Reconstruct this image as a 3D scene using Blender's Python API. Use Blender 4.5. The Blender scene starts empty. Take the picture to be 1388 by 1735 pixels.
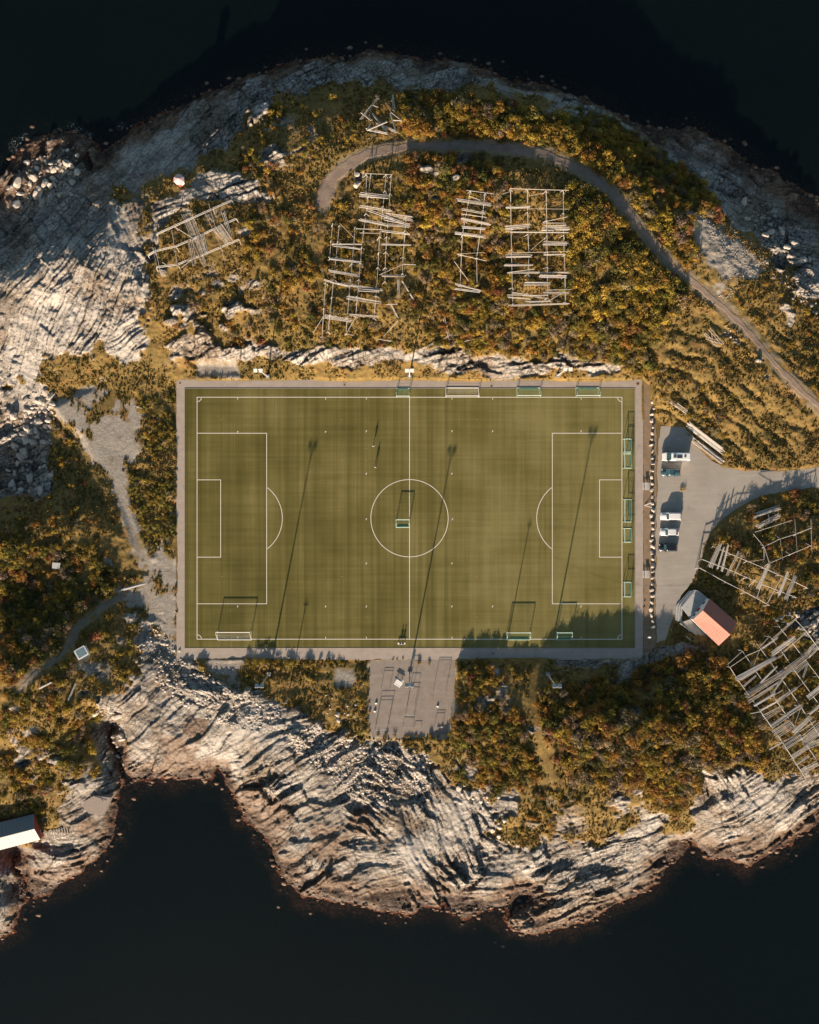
import bpy, math, random
import numpy as np
from mathutils import Vector, Matrix
from math import sin, cos, pi, radians

# ------------------------------------------------------------------ camera, sky, sun, exposure
SC = bpy.context.scene
COL = SC.collection
S = 0.1395          # metres per photo pixel on the pitch plane
H = 240.0           # camera height over the pitch
CX, CY, NY = 694.0, 867.5, 820.0
YN = (CY - NY) * S
SEA = -5.0
cam = bpy.data.cameras.new('camera'); camo = bpy.data.objects.new('camera', cam); COL.objects.link(camo)
camo.location = (0, YN, H)
cam.sensor_fit = 'HORIZONTAL'; cam.sensor_width = 36; cam.lens = 36 * H / (1388 * S)
cam.shift_y = -YN / (1388 * S)
cam.clip_start = 1; cam.clip_end = 5000
SC.camera = camo

SUN_EL, SUN_AZ = radians(16.0), radians(10.8)     # light travels towards +y, a little +x
world = bpy.data.worlds.new('World'); SC.world = world; world.use_nodes = True
wn = world.node_tree
for n in list(wn.nodes): wn.nodes.remove(n)
sky = wn.nodes.new('ShaderNodeTexSky'); sky.sky_type = 'NISHITA'; sky.sun_disc = False
sky.sun_elevation = SUN_EL; sky.sun_rotation = radians(180) + SUN_AZ
sky.air_density = 1.0; sky.dust_density = 1.5; sky.ozone_density = 1.0
bg = wn.nodes.new('ShaderNodeBackground'); bg.inputs[1].default_value = 0.060
wo = wn.nodes.new('ShaderNodeOutputWorld')
tint = wn.nodes.new('ShaderNodeMix'); tint.data_type = 'RGBA'; tint.blend_type = 'MULTIPLY'; tint.inputs['Factor'].default_value = 1; tint.inputs['B'].default_value = (.88, .98, .95, 1)
wn.links.new(sky.outputs[0], tint.inputs['A']); wn.links.new(tint.outputs['Result'], bg.inputs[0]); wn.links.new(bg.outputs[0], wo.inputs[0])
sl = bpy.data.lights.new('sun', 'SUN'); sl.energy = 5.0; sl.angle = radians(0.5); sl.color = (1.0, 0.80, 0.61)
so = bpy.data.objects.new('sun', sl); COL.objects.link(so)
ld = Vector((sin(SUN_AZ) * cos(SUN_EL), cos(SUN_AZ) * cos(SUN_EL), -sin(SUN_EL)))
so.rotation_euler = ld.to_track_quat('-Z', 'Y').to_euler(); so.location = (-60, -150, 60)
SC.view_settings.view_transform = 'Standard'; SC.view_settings.look = 'None'
SC.view_settings.exposure = 1.28; SC.view_settings.gamma = 1.0
try: SC.cycles.max_bounces = 6; SC.cycles.transparent_max_bounces = 8
except Exception: pass

rnd = random.Random(7)
RNG = np.random.default_rng(11)

# ------------------------------------------------------------------ pixel <-> world
def W(px, py, z=0.0):
    f = (H - z) / H
    return Vector(((px - CX) * S * f, YN + ((CY - py) * S - YN) * f, z))
def PXY(X, Y, Z):
    f = H / (H - Z)
    return CX + X * f / S, CY - (YN + (Y - YN) * f) / S

# ------------------------------------------------------------------ numpy noise
def _h(ix, iy, seed=0):
    n = (ix.astype(np.int64) * 374761393 + iy.astype(np.int64) * 668265263 + seed * 974634777) & 0xffffffff
    n = ((n ^ (n >> 13)) * 1274126177) & 0xffffffff
    n = ((n ^ (n >> 16)) * 2246822519) & 0xffffffff
    return ((n ^ (n >> 15)) & 0xffffff) / float(0xffffff)
def vnoise(x, y, seed=0):
    x0 = np.floor(x); y0 = np.floor(y); fx = x - x0; fy = y - y0
    fx = fx * fx * (3 - 2 * fx); fy = fy * fy * (3 - 2 * fy)
    a = _h(x0, y0, seed); b = _h(x0 + 1, y0, seed); c = _h(x0, y0 + 1, seed); d = _h(x0 + 1, y0 + 1, seed)
    return (a * (1 - fx) + b * fx) * (1 - fy) + (c * (1 - fx) + d * fx) * fy
def fbm(x, y, oct=4, seed=0, gain=0.5):
    s = np.zeros_like(x); a = 1.0; t = 0.0
    for o in range(oct):
        s += a * (vnoise(x, y, seed + o * 17) * 2 - 1); t += a; a *= gain
        x, y = x * 1.6 + y * 1.2 + 7.3, y * 1.6 - x * 1.2 + 3.1
    return s / t
def worley(x, y, seed=0):
    x0 = np.floor(x); y0 = np.floor(y)
    f1 = np.full_like(x, 9.0); f2 = np.full_like(x, 9.0); idv = np.zeros_like(x); tx = np.zeros_like(x); ty = np.zeros_like(x)
    for dx in (-1, 0, 1):
        for dy in (-1, 0, 1):
            cx = x0 + dx; cy = y0 + dy
            px = cx + 0.15 + 0.7 * _h(cx, cy, seed); py = cy + 0.15 + 0.7 * _h(cx, cy, seed + 5)
            d = np.hypot(px - x, py - y); idc = _h(cx, cy, seed + 9)
            m = d < f1
            f2 = np.where(m, f1, np.minimum(f2, d))
            idv = np.where(m, idc, idv); tx = np.where(m, x - px, tx); ty = np.where(m, y - py, ty)
            f1 = np.where(m, d, f1)
    return f1, f2, idv, tx, ty
def sstep(a, b, x):
    t = np.clip((x - a) / (b - a), 0, 1); return t * t * (3 - 2 * t)
def poly_sdf(px, py, poly):
    """signed distance in pixels, positive inside"""
    P = np.array(poly, float); n = len(P)
    d = np.full(px.shape, 1e9); ins = np.zeros(px.shape, bool)
    for i in range(n):
        ax, ay = P[i]; bx, by = P[(i + 1) % n]
        ex, ey = bx - ax, by - ay
        t = np.clip(((px - ax) * ex + (py - ay) * ey) / (ex * ex + ey * ey + 1e-9), 0, 1)
        d = np.minimum(d, (px - ax - t * ex) ** 2 + (py - ay - t * ey) ** 2)
        if ay != by:
            c = ((ay > py) != (by > py)) & (px < (bx - ax) * (py - ay) / (by - ay) + ax)
            ins ^= c
    d = np.sqrt(d)
    return np.where(ins, d, -d)
def line_dist(px, py, pts):
    d = np.full(px.shape, 1e9)
    for (ax, ay), (bx, by) in zip(pts[:-1], pts[1:]):
        ex, ey = bx - ax, by - ay
        t = np.clip(((px - ax) * ex + (py - ay) * ey) / (ex * ex + ey * ey + 1e-9), 0, 1)
        d = np.minimum(d, np.hypot(px - ax - t * ex, py - ay - t * ey))
    return d

# ------------------------------------------------------------------ the lie of the land (photo pixels)
COAST = [(-300,470),(-120,400),(-60,350),(0,300),(25,262),(60,240),(110,226),(150,240),(175,262),(200,240),(222,222),(240,212),(262,204),(290,190),
 (330,172),(350,160),(392,146),(412,133),(450,125),(480,112),(510,106),(550,98),(590,100),(625,92),(690,96),(720,104),
 (760,98),(800,108),(835,122),(862,140),(900,148),(950,156),(990,170),(1020,180),(1048,196),(1085,215),(1120,222),(1165,216),
 (1200,228),(1235,250),(1262,272),(1300,290),(1335,310),(1360,330),(1388,345),(1450,385),(1560,430),(1800,500),
 (1900,900),(1800,1200),(1520,1300),(1430,1360),(1388,1388),(1362,1408),(1335,1432),(1300,1448),(1272,1464),(1240,1452),(1205,1452),
 (1180,1428),(1168,1424),(1155,1446),(1128,1468),(1112,1496),(1085,1512),(1050,1530),(1020,1545),(1005,1560),(965,1570),
 (935,1574),(905,1582),(870,1576),(858,1562),(868,1544),(895,1530),(905,1518),(880,1520),(862,1534),(835,1544),(790,1556),(768,1552),
 (752,1530),(742,1538),(715,1530),(700,1542),(640,1540),(590,1528),(545,1520),(515,1518),(488,1495),(462,1462),(458,1440),
 (440,1412),(415,1388),(398,1352),(382,1330),(378,1312),(366,1300),(352,1318),(300,1314),(262,1318),(230,1324),(212,1310),(205,1285),
 (196,1250),(190,1228),(186,1240),(192,1275),(206,1318),(200,1350),(195,1385),(190,1415),(176,1442),(150,1468),(118,1492),(85,1512),
 (60,1522),(46,1512),(34,1478),(28,1450),(22,1448),(34,1500),(44,1520),(34,1545),(20,1575),(-10,1590),(-80,1620),(-300,1650)]
# height control points (px, py, z)
HP = '''
300,643,.1 500,640,.1 694,640,.1 900,640,.1 1090,643,.1 300,760,0 300,880,0 300,1000,0 300,1118,0 500,1120,0 694,1120,0 800,1120,0 1090,1118,0
1105,760,0 1105,900,0 1105,1050,0 1180,800,0 1280,815,0 1388,810,.1 1460,800,.2 1180,960,0 1200,880,.1
330,600,2 420,585,2.6 520,590,3.2 640,598,3.2 760,590,3.4 850,605,3.2 950,600,3.0 1040,615,2.5 1120,600,3.2
450,520,4.8 560,560,5 650,545,5.2 760,540,5.4 900,540,5.2 1020,540,4.8 560,440,6 620,380,6.2 750,430,6.8 840,400,6.8 910,400,6.3 1030,430,7
550,320,6.2 600,270,6.6 680,250,7 780,240,6.5 860,245,6.4 940,262,6.5 1000,300,6.6 1050,350,6.2 1110,420,5.2 1180,490,4.2 1260,555,3.2 1330,640,2.3 1388,690,1.8
780,290,9.6 860,300,9.2 1000,350,8.4 900,300,8.7 700,300,8.4
620,205,6.4 540,215,6 480,240,5.6 700,195,7.2 790,180,6.8 870,195,6.6 950,215,6 1040,270,5.4 1120,330,4.8 1190,360,4.6
500,160,2.5 620,145,2.2 720,145,2.4 820,150,2.0 920,180,1.6 1010,215,.8 1090,270,.2 1150,300,-.8 1245,350,.2 1262,415,3.4 1230,430,4.2 1290,460,3.6 1340,500,2.4 1388,510,.6
1160,250,-3.6 1250,310,-3 1305,340,-2 1350,400,-1.8 1388,430,-1.6 1330,560,2.4 1388,600,1.9 1500,600,1.5 1500,480,-1.5
430,300,6.2 360,290,5.6 300,300,5.2 290,350,5.6 400,360,6.4 340,400,6 420,420,6 250,330,4.6 250,400,5.4 180,400,4.6 150,440,5.6 90,450,4.6 30,480,4.2 -60,520,3
400,200,1.8 330,240,1.4 260,270,.6 190,310,-.2 130,350,-1 80,390,-.2 20,430,0 -60,470,0 150,290,-1.8 90,330,-3.4 45,370,-3.2 70,270,-3.8 20,310,-4
300,450,5.4 230,470,5.4 150,500,4.2 60,520,3 0,560,1.8 200,560,3.6 260,540,4.2 120,590,1.6 50,620,-.2 0,640,-1.2 250,610,2 180,640,.4 300,560,4.2 380,520,4.6
200,700,0 240,760,0 220,830,0 240,900,0 260,960,0 250,1040,.1 120,680,-.8 140,750,-.6 60,690,-3 30,750,-3.6 50,810,-3.2 0,840,-2 90,800,-1 -60,740,-3.5
170,850,.8 110,850,1.6 60,880,3 0,900,3.8 110,900,3.2 170,930,2.2 100,960,2.6 40,980,3 -60,1000,4 200,980,.8 190,1030,2 130,1010,3
90,1060,5 40,1080,6 130,1080,5 150,1120,5 90,1140,8 30,1150,8.5 -60,1150,8.5 150,1170,5.5 60,1200,7.2 120,1220,5.6 170,1210,4 30,1260,5.2 90,1290,4.2 150,1280,2.6 180,1260,1.4 60,1340,2.8 130,1340,1.6 170,1330,-.6
30,1400,.6 110,1420,-1.6 160,1400,-1.8 60,1470,-2.6 110,1470,-3 12,1480,-.6 10,1540,-2.4 -60,1480,.5
230,1070,1 260,1110,.6 200,1130,3 215,1190,1.2 225,1250,-.6 300,1150,.6 300,1220,-.6 260,1290,-2.6 350,1290,-2.6 340,1200,.2 400,1190,.8 430,1240,.6 410,1310,-2.2 470,1280,.2 440,1360,-2.8
520,1180,.4 600,1190,.2 694,1190,0 694,1250,0 560,1250,-.3 620,1290,-.8 700,1300,-1 520,1340,-1.2 500,1420,-3 600,1370,-1.8 600,1460,-3.2 560,1500,-4 680,1400,-1.4 700,1480,-2.6 760,1340,-.6 780,1420,-1.4 780,1500,-2.6 840,1440,-1.2 850,1510,-2.8
800,1160,2.2 850,1140,1.2 810,1230,2.6 790,1290,1 860,1200,2 880,1290,2 860,1370,.8 930,1130,1.2 920,1200,3.2 960,1155,1.8 1000,1150,1.6 1050,1150,1.6 1090,1165,2.0 1000,1222,5.6 945,1228,4.8 1060,1228,5.8 1140,1150,2.2 1130,1215,5.2
980,1280,4.4 1060,1300,4.4 1130,1290,4.4 1200,1220,4.2 1180,1120,2.4 1230,1130,2 1220,1290,4 960,1360,2.8 1040,1370,2.4 1120,1360,2.2 900,1430,-.6 980,1430,-.4 1060,1430,-.8 920,1480,-1.8 1020,1490,-2 950,1540,-2.4 880,1560,-3 1100,1450,-2.2
1200,1340,1.4 1190,1400,-2 1250,1370,.2 1260,1420,-2 1320,1330,.8 1350,1370,-1 1388,1310,.6 1500,1240,0
1230,880,1.0 1290,880,.9 1350,870,1.2 1210,960,1.0 1280,960,2.6 1360,960,2.4 1200,1030,.5 1260,1060,1.4 1320,1080,2 1388,1080,1.4 1290,1150,2.4 1280,1220,3 1350,1220,2 1388,1180,1.8 1500,1050,1.5 1340,1270,2
1110,650,2.4 1130,700,.8 1160,690,1.6 1180,620,3 1230,690,2.2 1250,600,3.2 1300,700,1.4 1280,760,.5 1350,750,.6 1220,770,.3 1500,720,1
'''
hp = [tuple(map(float, t.split(','))) for t in HP.split()]
def _dens(poly, step=26):
    out = []
    for i in range(len(poly)):
        a = poly[i]; b = poly[(i + 1) % len(poly)]
        n = max(1, int(math.dist(a, b) // step))
        for k in range(n): out.append((a[0] + (b[0] - a[0]) * k / n, a[1] + (b[1] - a[1]) * k / n))
    return out
cpts = [(x, y, SEA + 0.15) for x, y in _dens(COAST, 30) if -200 < x < 1600]
cpts = cpts[::1]
allp = hp + cpts
CP = np.array([tuple(W(x, y, z)) for x, y, z in allp])
def tps_fit(C, lam=4.0):
    n = len(C); d = np.hypot(C[:, None, 0] - C[None, :, 0], C[:, None, 1] - C[None, :, 1])
    K = np.where(d > 0, d * d * np.log(d + 1e-9), 0); K += lam * np.eye(n)
    Pm = np.c_[np.ones(n), C[:, :2]]
    A = np.block([[K, Pm], [Pm.T, np.zeros((3, 3))]])
    return np.linalg.solve(A, np.r_[C[:, 2], np.zeros(3)])
tw = tps_fit(CP)
def tps_eval(X, Y):
    s = tw[-3] + tw[-2] * X + tw[-1] * Y
    for i in range(len(CP)):
        r2 = (X - CP[i, 0]) ** 2 + (Y - CP[i, 1]) ** 2 + 1e-9
        s += tw[i] * 0.5 * r2 * np.log(r2)
    return s
# coarse evaluation then bilinear
gx = np.arange(-165, 166, 1.0); gy = np.arange(-175, 136, 1.0)
GX, GY = np.meshgrid(gx, gy)
GZ = tps_eval(GX, GY); GZ = np.clip(GZ, -9, 10)
def base_h(X, Y):
    fx = np.clip((X + 165), 0, 329.999); fy = np.clip((Y + 175), 0, 309.999)
    ix = fx.astype(int); iy = fy.astype(int); fx = fx - ix; fy = fy - iy
    return (GZ[iy, ix] * (1 - fx) + GZ[iy, ix + 1] * fx) * (1 - fy) + (GZ[iy + 1, ix] * (1 - fx) + GZ[iy + 1, ix + 1] * fx) * fy

PITCH = [(299,643),(1090,643),(1090,1118),(299,1118)]
PARKING = [(1128,722),(1165,722),(1172,742),(1190,765),(1205,780),(1225,790),(1262,796),(1320,797),(1388,790),(1470,776),(1640,740),(1640,782),(1470,818),
 (1388,826),(1330,834),(1290,842),(1265,856),(1245,868),(1225,885),(1205,905),(1192,930),(1185,960),(1172,985),(1155,1010),(1146,1035),
 (1138,1060),(1130,1085),(1090,1100),(1092,1112),(1090,640),(1104,650),(1110,700)]
PLAY = [(628,1118),(772,1118),(775,1150),(768,1200),(760,1248),(700,1252),(630,1248),(622,1200)]
ROCKS = [
 # north and north-west shore
 [(-300,300),(-300,640),(0,670),(58,655),(82,625),(100,600),(150,612),(176,592),(212,636),(240,622),(256,590),(250,545),(262,505),(245,470),(262,430),(240,388),(262,352),
  (250,340),(210,345),(200,330),(255,318),(300,296),(330,290),(352,262),(390,250),(402,222),(440,206),(470,172),(520,160),(560,150),(600,150),(640,142),(700,152),(760,158),(800,150),(850,168),
  (900,166),(930,190),(975,196),(1010,190),(1000,100),(600,40),(100,150)],
 [(1040,190),(1085,232),(1120,262),(1160,292),(1205,330),(1240,380),(1275,402),(1300,440),(1330,455),(1360,500),(1388,510),(1600,520),(1600,300),(1300,200)],
 [(300,592),(318,572),(345,560),(380,592),(430,578),(490,588),(540,586),(590,600),(650,590),(700,602),(745,586),(790,598),(830,612),(870,602),(905,622),(950,600),(975,612),(1040,616),(1060,626),
  (1035,632),(960,626),(905,634),(840,640),(780,632),(720,622),(660,616),(600,626),(520,610),(450,612),(380,612),(320,618),(285,612)],
 [(262,345),(300,322),(340,300),(400,290),(440,310),(446,330),(420,345),(370,335),(330,338),(272,372),(268,440),(250,430)],
 [(490,262),(520,238),(525,215),(545,226),(535,240),(505,266)],
 # south shore
 [(186,1182),(208,1160),(236,1140),(250,1120),(235,1090),(246,1060),(266,1052),(282,1080),(300,1112),(335,1118),(345,1140),(380,1138),(402,1168),(436,1176),(470,1190),(505,1214),(540,1232),(590,1252),(640,1262),
  (690,1268),(720,1290),(745,1300),(760,1325),(800,1342),(850,1345),(868,1368),(850,1392),(825,1420),(860,1432),(900,1440),(960,1428),(1010,1430),(1060,1418),(1080,1395),(1110,1372),(1130,1380),(1120,1405),(1172,1400),
  (1180,1350),(1196,1308),(1232,1300),(1260,1290),(1290,1310),(1320,1316),(1388,1300),(1600,1200),(1600,1700),(190,1700),(192,1560),(206,1320),(196,1250)],
 [(-300,1435),(0,1440),(70,1425),(108,1370),(118,1335),(170,1310),(178,1290),(196,1300),(206,1320),(192,1560),(-300,1700)],
 [(0,655),(85,650),(88,700),(82,760),(90,830),(70,850),(30,840),(0,850),(-300,850),(-300,640)],
 [(160,1180),(200,1170),(200,1260),(206,1320),(180,1300),(168,1240)],
 [(1320,528),(1340,515),(1355,530),(1350,555),(1335,560)],
 [(1350,1040),(1388,1030),(1500,1040),(1500,1100),(1388,1090),(1330,1060)],
 [(940,1112),(990,1108),(1060,1112),(1110,1098),(1160,1088),(1180,1100),(1130,1112),(1090,1130),(1010,1128),(960,1132)],
 [(825,1128),(848,1134),(846,1150),(856,1175),(868,1200),(862,1206),(846,1170),(836,1150)],
 [(1064,1190),(1085,1192),(1078,1215),(1066,1225)],[(1070,1262),(1092,1270),(1078,1276)],
 [(1040,1330),(1062,1335),(1056,1360),(1040,1352)],[(1070,1340),(1095,1338),(1094,1352),(1075,1350)],[(850,1345),(875,1340),(878,1380),(850,1372)],
 [(395,1200),(430,1188),(470,1215),(540,1225),(560,1255),(430,1260)],
]
MINI = [(412,395,9),(425,480,10),(368,482,8),(300,500,14),(318,530,12),(290,545,10),(610,300,8),(722,285,10),(710,275,6),(750,262,7),(785,268,10),(772,300,7),(738,330,6),(735,292,6),
 (30,1200,9),(35,1290,12),(90,1290,12),(24,1255,8),(140,1178,8),(95,1150,6),(1080,1010,6),(300,530,10),(380,560,9),(345,535,6),(280,462,8),
 (900,1235,9),(850,1260,6),(1100,1240,7),(1230,565,5),(1245,575,6),(1285,612,6),(1300,640,6),(470,255,12),(452,330,9),(230,1150,10),(210,1085,8),(225,1045,9),(180,950,9),(1050,1350,12),
 (940,1390,7),(905,1400,8),(800,1360,12),(1270,330,10),(1010,1122,10),(960,1118,8),(205,1000,8)]
GRAVEL = [
 [(92,690),(128,668),(175,652),(205,660),(240,676),(244,705),(236,735),(238,765),(218,790),(222,840),(232,890),(246,930),(262,962),(275,900),(296,870),(300,1112),(282,1085),(262,1050),(240,1035),(216,1028),(212,1000),
  (238,990),(232,940),(212,880),(190,830),(160,790),(140,740),(110,720)],
 [(1170,365),(1200,358),(1230,385),(1262,410),(1300,440),(1292,460),(1250,470),(1235,500),(1222,510),(1215,470),(1200,440),(1185,410)],
 [(320,612),(400,614),(410,636),(330,640)],[(355,1118),(415,1118),(400,1160),(350,1140)],
 [(560,1128),(600,1130),(600,1165),(565,1160)],
 PLAY,
]
TRAIL_W = 19
TRAILS = {
 'n': ([(548,350),(552,325),(565,300),(585,280),(620,262),(660,252),(710,246),(760,246),(820,248),(880,254),(930,262),(965,278),(1000,298),(1035,325),(1065,358),(1090,392),(1112,420),(1140,450),(1180,482),(1220,515),(1260,552),(1300,600),(1335,638),(1365,668),(1400,700),(1470,760)],
       [26,27,25,21,18,16,15,15,15,15,15,15,15,15,14,13,12,11,11,11,11,10,10,10,10,10]),
 'w': ([(30,1170),(60,1140),(95,1120),(118,1095),(130,1065),(150,1045),(185,1020),(215,1005)],[7,7,7,8,9,9,10,14]),
 'w2': ([(175,770),(195,800),(208,840),(216,880),(230,915),(246,955)],[14,14,11,9,8,9]),
 's': ([(918,1120),(905,1150),(900,1190),(912,1240),(925,1290),(940,1320)],[7,6,5,5,4,4]),
}

# ------------------------------------------------------------------ terrain grid
st = 0.25
xs = np.concatenate([np.arange(-165, -100, 2.0), np.arange(-100, 100.01, st), np.arange(102, 166, 2.0)])
ys = np.concatenate([np.arange(-175, -107, 2.0), np.arange(-107, 111.01, st), np.arange(113, 136, 2.0)])
XX, YY = np.meshgrid(xs, ys)
def zone_fields(X, Y, full=True):
    """height and masks at world points"""
    Zb = base_h(X, Y)
    wx = fbm(X / 9, Y / 9, 3, 3) * 9 + fbm(X / 2.5, Y / 2.5, 3, 31) * 6; wy = fbm(X / 9 + 40, Y / 9, 3, 4) * 9 + fbm(X / 2.5 + 9, Y / 2.5, 3, 32) * 6
    sx, sy = PXY(X, Y, SEA)
    csd = poly_sdf(sx + wx * .8, sy + wy * .8, COAST)                # px, + on land
    px, py = PXY(X, Y, np.clip(Zb, SEA, 9))
    psd = poly_sdf(px, py, PITCH); ksd = poly_sdf(px, py, PARKING)
    qx, qy = px + wx, py + wy
    rock = np.zeros_like(X)
    rn = fbm(X / 3.2, Y / 3.2, 5, 41, .6)
    for k_, P in enumerate(ROCKS): rock = np.maximum(rock, sstep(-2, 3, poly_sdf(px + wx * .9, py + wy * .9, P) + rn * (34 if k_ in (0, 1, 5, 6) else 14) - (5 if k_ == 0 else 0)))
    for a, b, r in MINI:
        rock = np.maximum(rock, sstep(r + 3, r - 3, np.hypot(qx - a, (qy - b) * 1.3)))
    # ledges showing through the turf on slopes
    mixz = np.zeros_like(X)
    for a, b, r in ((380,520,90),(300,560,70),(340,330,60),(470,240,60),(130,1330,50),(950,1400,60),(1060,1390,60),(800,1320,50),(60,1280,70),(230,1080,40),(160,1130,40),(840,1190,40),(1040,1120,60)):
        mixz = np.maximum(mixz, sstep(r, r * .4, np.hypot(px - a, py - b)))
    mn = fbm(X / 5 + Y / 9, Y / 3.2 - X / 8, 5, 77)
    rock = np.maximum(rock, mixz * sstep(.12, .26, mn))
    rock = np.maximum(rock, sstep(26, 14, csd))
    flat = np.maximum(np.maximum(sstep(-3, 5, psd), sstep(-3, 5, ksd)), sstep(-3, 4, poly_sdf(px, py, PLAY)))
    flat2 = flat.copy()
    for P in GRAVEL: flat2 = np.maximum(flat2, .9 * sstep(-8, 8, poly_sdf(px, py, P)) * (py > 600))
    trail = np.zeros_like(X)
    trailc = np.zeros_like(X)
    for tk, (pts, wd) in TRAILS.items():
        ww = float(np.mean(wd)) * .6
        trail = np.maximum(trail, sstep(ww + 8, ww, line_dist(px, py, pts)))
        if tk != 's': trailc = trail.copy()
    gravel = np.zeros_like(X)
    for k_, P in enumerate(GRAVEL): gravel = np.maximum(gravel, sstep(-4, 5, poly_sdf(px + wx * .9, py + wy * .9, P) + rn * (26 if k_ < 2 else 12)))
    gravel *= np.where(psd > 0, 0, 1) * np.where((px < 300) & (px > 80), sstep(-.30, -.08, fbm(X / 4.5, Y / 6, 5, 43, .6) - .25 * sstep(260, 150, px)  + .12), 1)
    return dict(Zb=Zb, csd=csd, px=px, py=py, psd=psd, ksd=ksd, rock=rock, flat=flat, flat2=flat2, trail=trail, trailc=trailc, gravel=gravel, wx=wx, wy=wy)
F = zone_fields(XX, YY)
# rock texture: bedding in several directions, blended by region
DIRS = [(620,120,38),(480,140,42),(780,130,5),(900,170,-20),(330,240,45),(220,280,48),(120,400,50),(60,470,55),(40,560,66),(150,540,64),(200,460,72),(240,400,-50),(300,350,20),(380,330,25),
 (230,580,40),(60,650,65),(650,610,14),(900,620,12),(400,590,20),(250,1180,33),(260,1270,30),(340,1230,38),(430,1230,28),(440,1300,30),(430,1370,38),(540,1330,40),(520,1440,36),(620,1460,26),(640,1380,-35),
 (720,1380,-58),(760,1440,-60),(800,1400,-50),(850,1400,-25),(850,1490,12),(950,1480,16),(1050,1480,22),(1100,1440,20),(1220,1340,-70),(1200,1400,40),(1270,1380,40),(1340,1350,36),
 (1130,260,-38),(1220,310,-42),(1330,400,-14),(1380,430,-5),(100,1450,12),(150,1380,20),(20,1500,70),(50,740,20),(340,1160,-40),(180,1240,70)]
BIN = [-60, -38, -15, 5, 20, 36, 50, 68]
Rm = (F['rock'] > .02) | (F['csd'] < 30)
rX, rY = XX[Rm], YY[Rm]; rpx, rpy = F['px'][Rm], F['py'][Rm]
wts = np.full((len(BIN), rX.size), 1e-6)
for a, b, ang in DIRS:
    k = int(np.argmin([abs(ang - q) for q in BIN]))
    wts[k] += np.exp(-((rpx - a) ** 2 + (rpy - b) ** 2) / (2 * 42.0 ** 2)) + 1e-5 / (1 + ((rpx - a) ** 2 + (rpy - b) ** 2) / 4e4)
wts = wts ** 9; wts /= wts.sum(0)
dz = np.zeros(rX.size); crack = np.zeros(rX.size); tone = np.zeros(rX.size)
wrpx = fbm(rX / 14, rY / 14, 3, 50) * 2.2; wrpy = fbm(rX / 14, rY / 14 + 30, 3, 51) * 2.2
slab = np.zeros_like(rX)
for a_, b_, c_ in ((110,520,120),(50,600,90),(190,450,70),(200,560,60),(1290,1360,50),(700,1450,40),(430,1240,40)): slab = np.maximum(slab, np.exp(-((rpx - a_) ** 2 + (rpy - b_) ** 2) / (2 * (c_ * .7) ** 2)))
rough = .38 + .95 * sstep(.30, .75, vnoise(rX / 11, rY / 11, 900) * .7 + vnoise(rX / 4, rY / 4, 901) * .3)
for k, ang in enumerate(BIN):
    m = wts[k] > .02
    if not m.any(): continue
    a = radians(ang); x = rX[m] + wrpx[m]; y = rY[m] + wrpy[m]
    u = x * cos(a) + y * sin(a); v = -x * sin(a) + y * cos(a)
    v = v + fbm(u / 7, v / 3.5, 2, 60 + k) * .7 + fbm(u / 1.2, v / 1.2, 2, 160 + k) * .10
    h = np.zeros(u.size); c = np.zeros(u.size); t = np.zeros(u.size)
    for L, A, sd in ((6.5, .8, 4), (2.6, .36, 1), (1.05, .20, 2)):
        lay = np.floor(v / L); fr = v / L - lay; ls = L * 4.5
        uu = u / ls + _h(lay, lay * 0 + 3, sd + k) * 9; seg = np.floor(uu); fu = uu - seg
        r = _h(lay, seg, sd * 7 + k); r2 = _h(lay + 1, np.floor(u / ls + _h(lay + 1, lay * 0 + 3, sd + k) * 9), sd * 7 + k)
        e = sstep(.92, 1.0, fr); tl = .3 + .9 * _h(seg, lay, sd * 11 + k)
        rm = sstep(.35, .62, vnoise(x / 9, y / 9, 940 + sd)) if L < 3 else 1.0; rm = np.maximum(rm, slab[m] * (1.5 if L < 2 else .8)) if L < 3 else 1 - .5 * slab[m]; A = A * rm
        h += A * ((r - .5) * (1 - e) + (r2 - .5) * e + tl * (fr - .5) * (1 - e) - .3 * e)
        c = np.maximum(c, sstep(1 - .16 / L - .04, 1 - .04, fr) * (r < .55)); c = np.maximum(c, sstep(.22 / ls, 0.0, fu) * .8 * (r > .4))
        t += (r - .5) * .6
    for su, sv, A, sd in ((8.5, 4.6, 1.25, 180), (5.0, 2.2, .70, 200), (2.1, 1.05, .36, 230), (.95, .6, .16, 260)):
        f1, f2, idv, tx, ty = worley(u / su, v / sv, sd + k)
        ta = _h(np.floor(idv * 9973), np.floor(idv * 7919), 5); 
        A = A * (1 - .72 * slab[m]) if su > 1.5 else A
        h += A * ((idv - .5) + 1.1 * (ta - .5) * tx + (.9 - ta) * ty)
        c = np.maximum(c, sstep(.15 / sv + .04, .03, f2 - f1) * (idv > .35) * (1 if su > 2 else .6) * (1 - .85 * slab[m])); t += (idv - .5) * .55 * (1 - .7 * slab[m]) + .10 * slab[m]
    dz[m] += wts[k][m] * h; crack[m] += wts[k][m] * c; tone[m] += wts[k][m] * t
# big fractured blocks
dz = dz * rough; crack = crack * np.clip(rough * 1.5, .35, 1)
dz += fbm(rX / 6, rY / 6, 4, 66) * .8 + fbm(rX / .7, rY / .7, 3, 67) * .13
DZ = np.zeros_like(XX); DZ[Rm] = dz
CR = np.zeros_like(XX); CR[Rm] = crack
TN = np.zeros_like(XX); TN[Rm] = tone
soil = fbm(XX / 7, YY / 7, 4, 88) * .7 + fbm(XX / 1.9, YY / 1.9, 4, 89, .6) * .42
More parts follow.
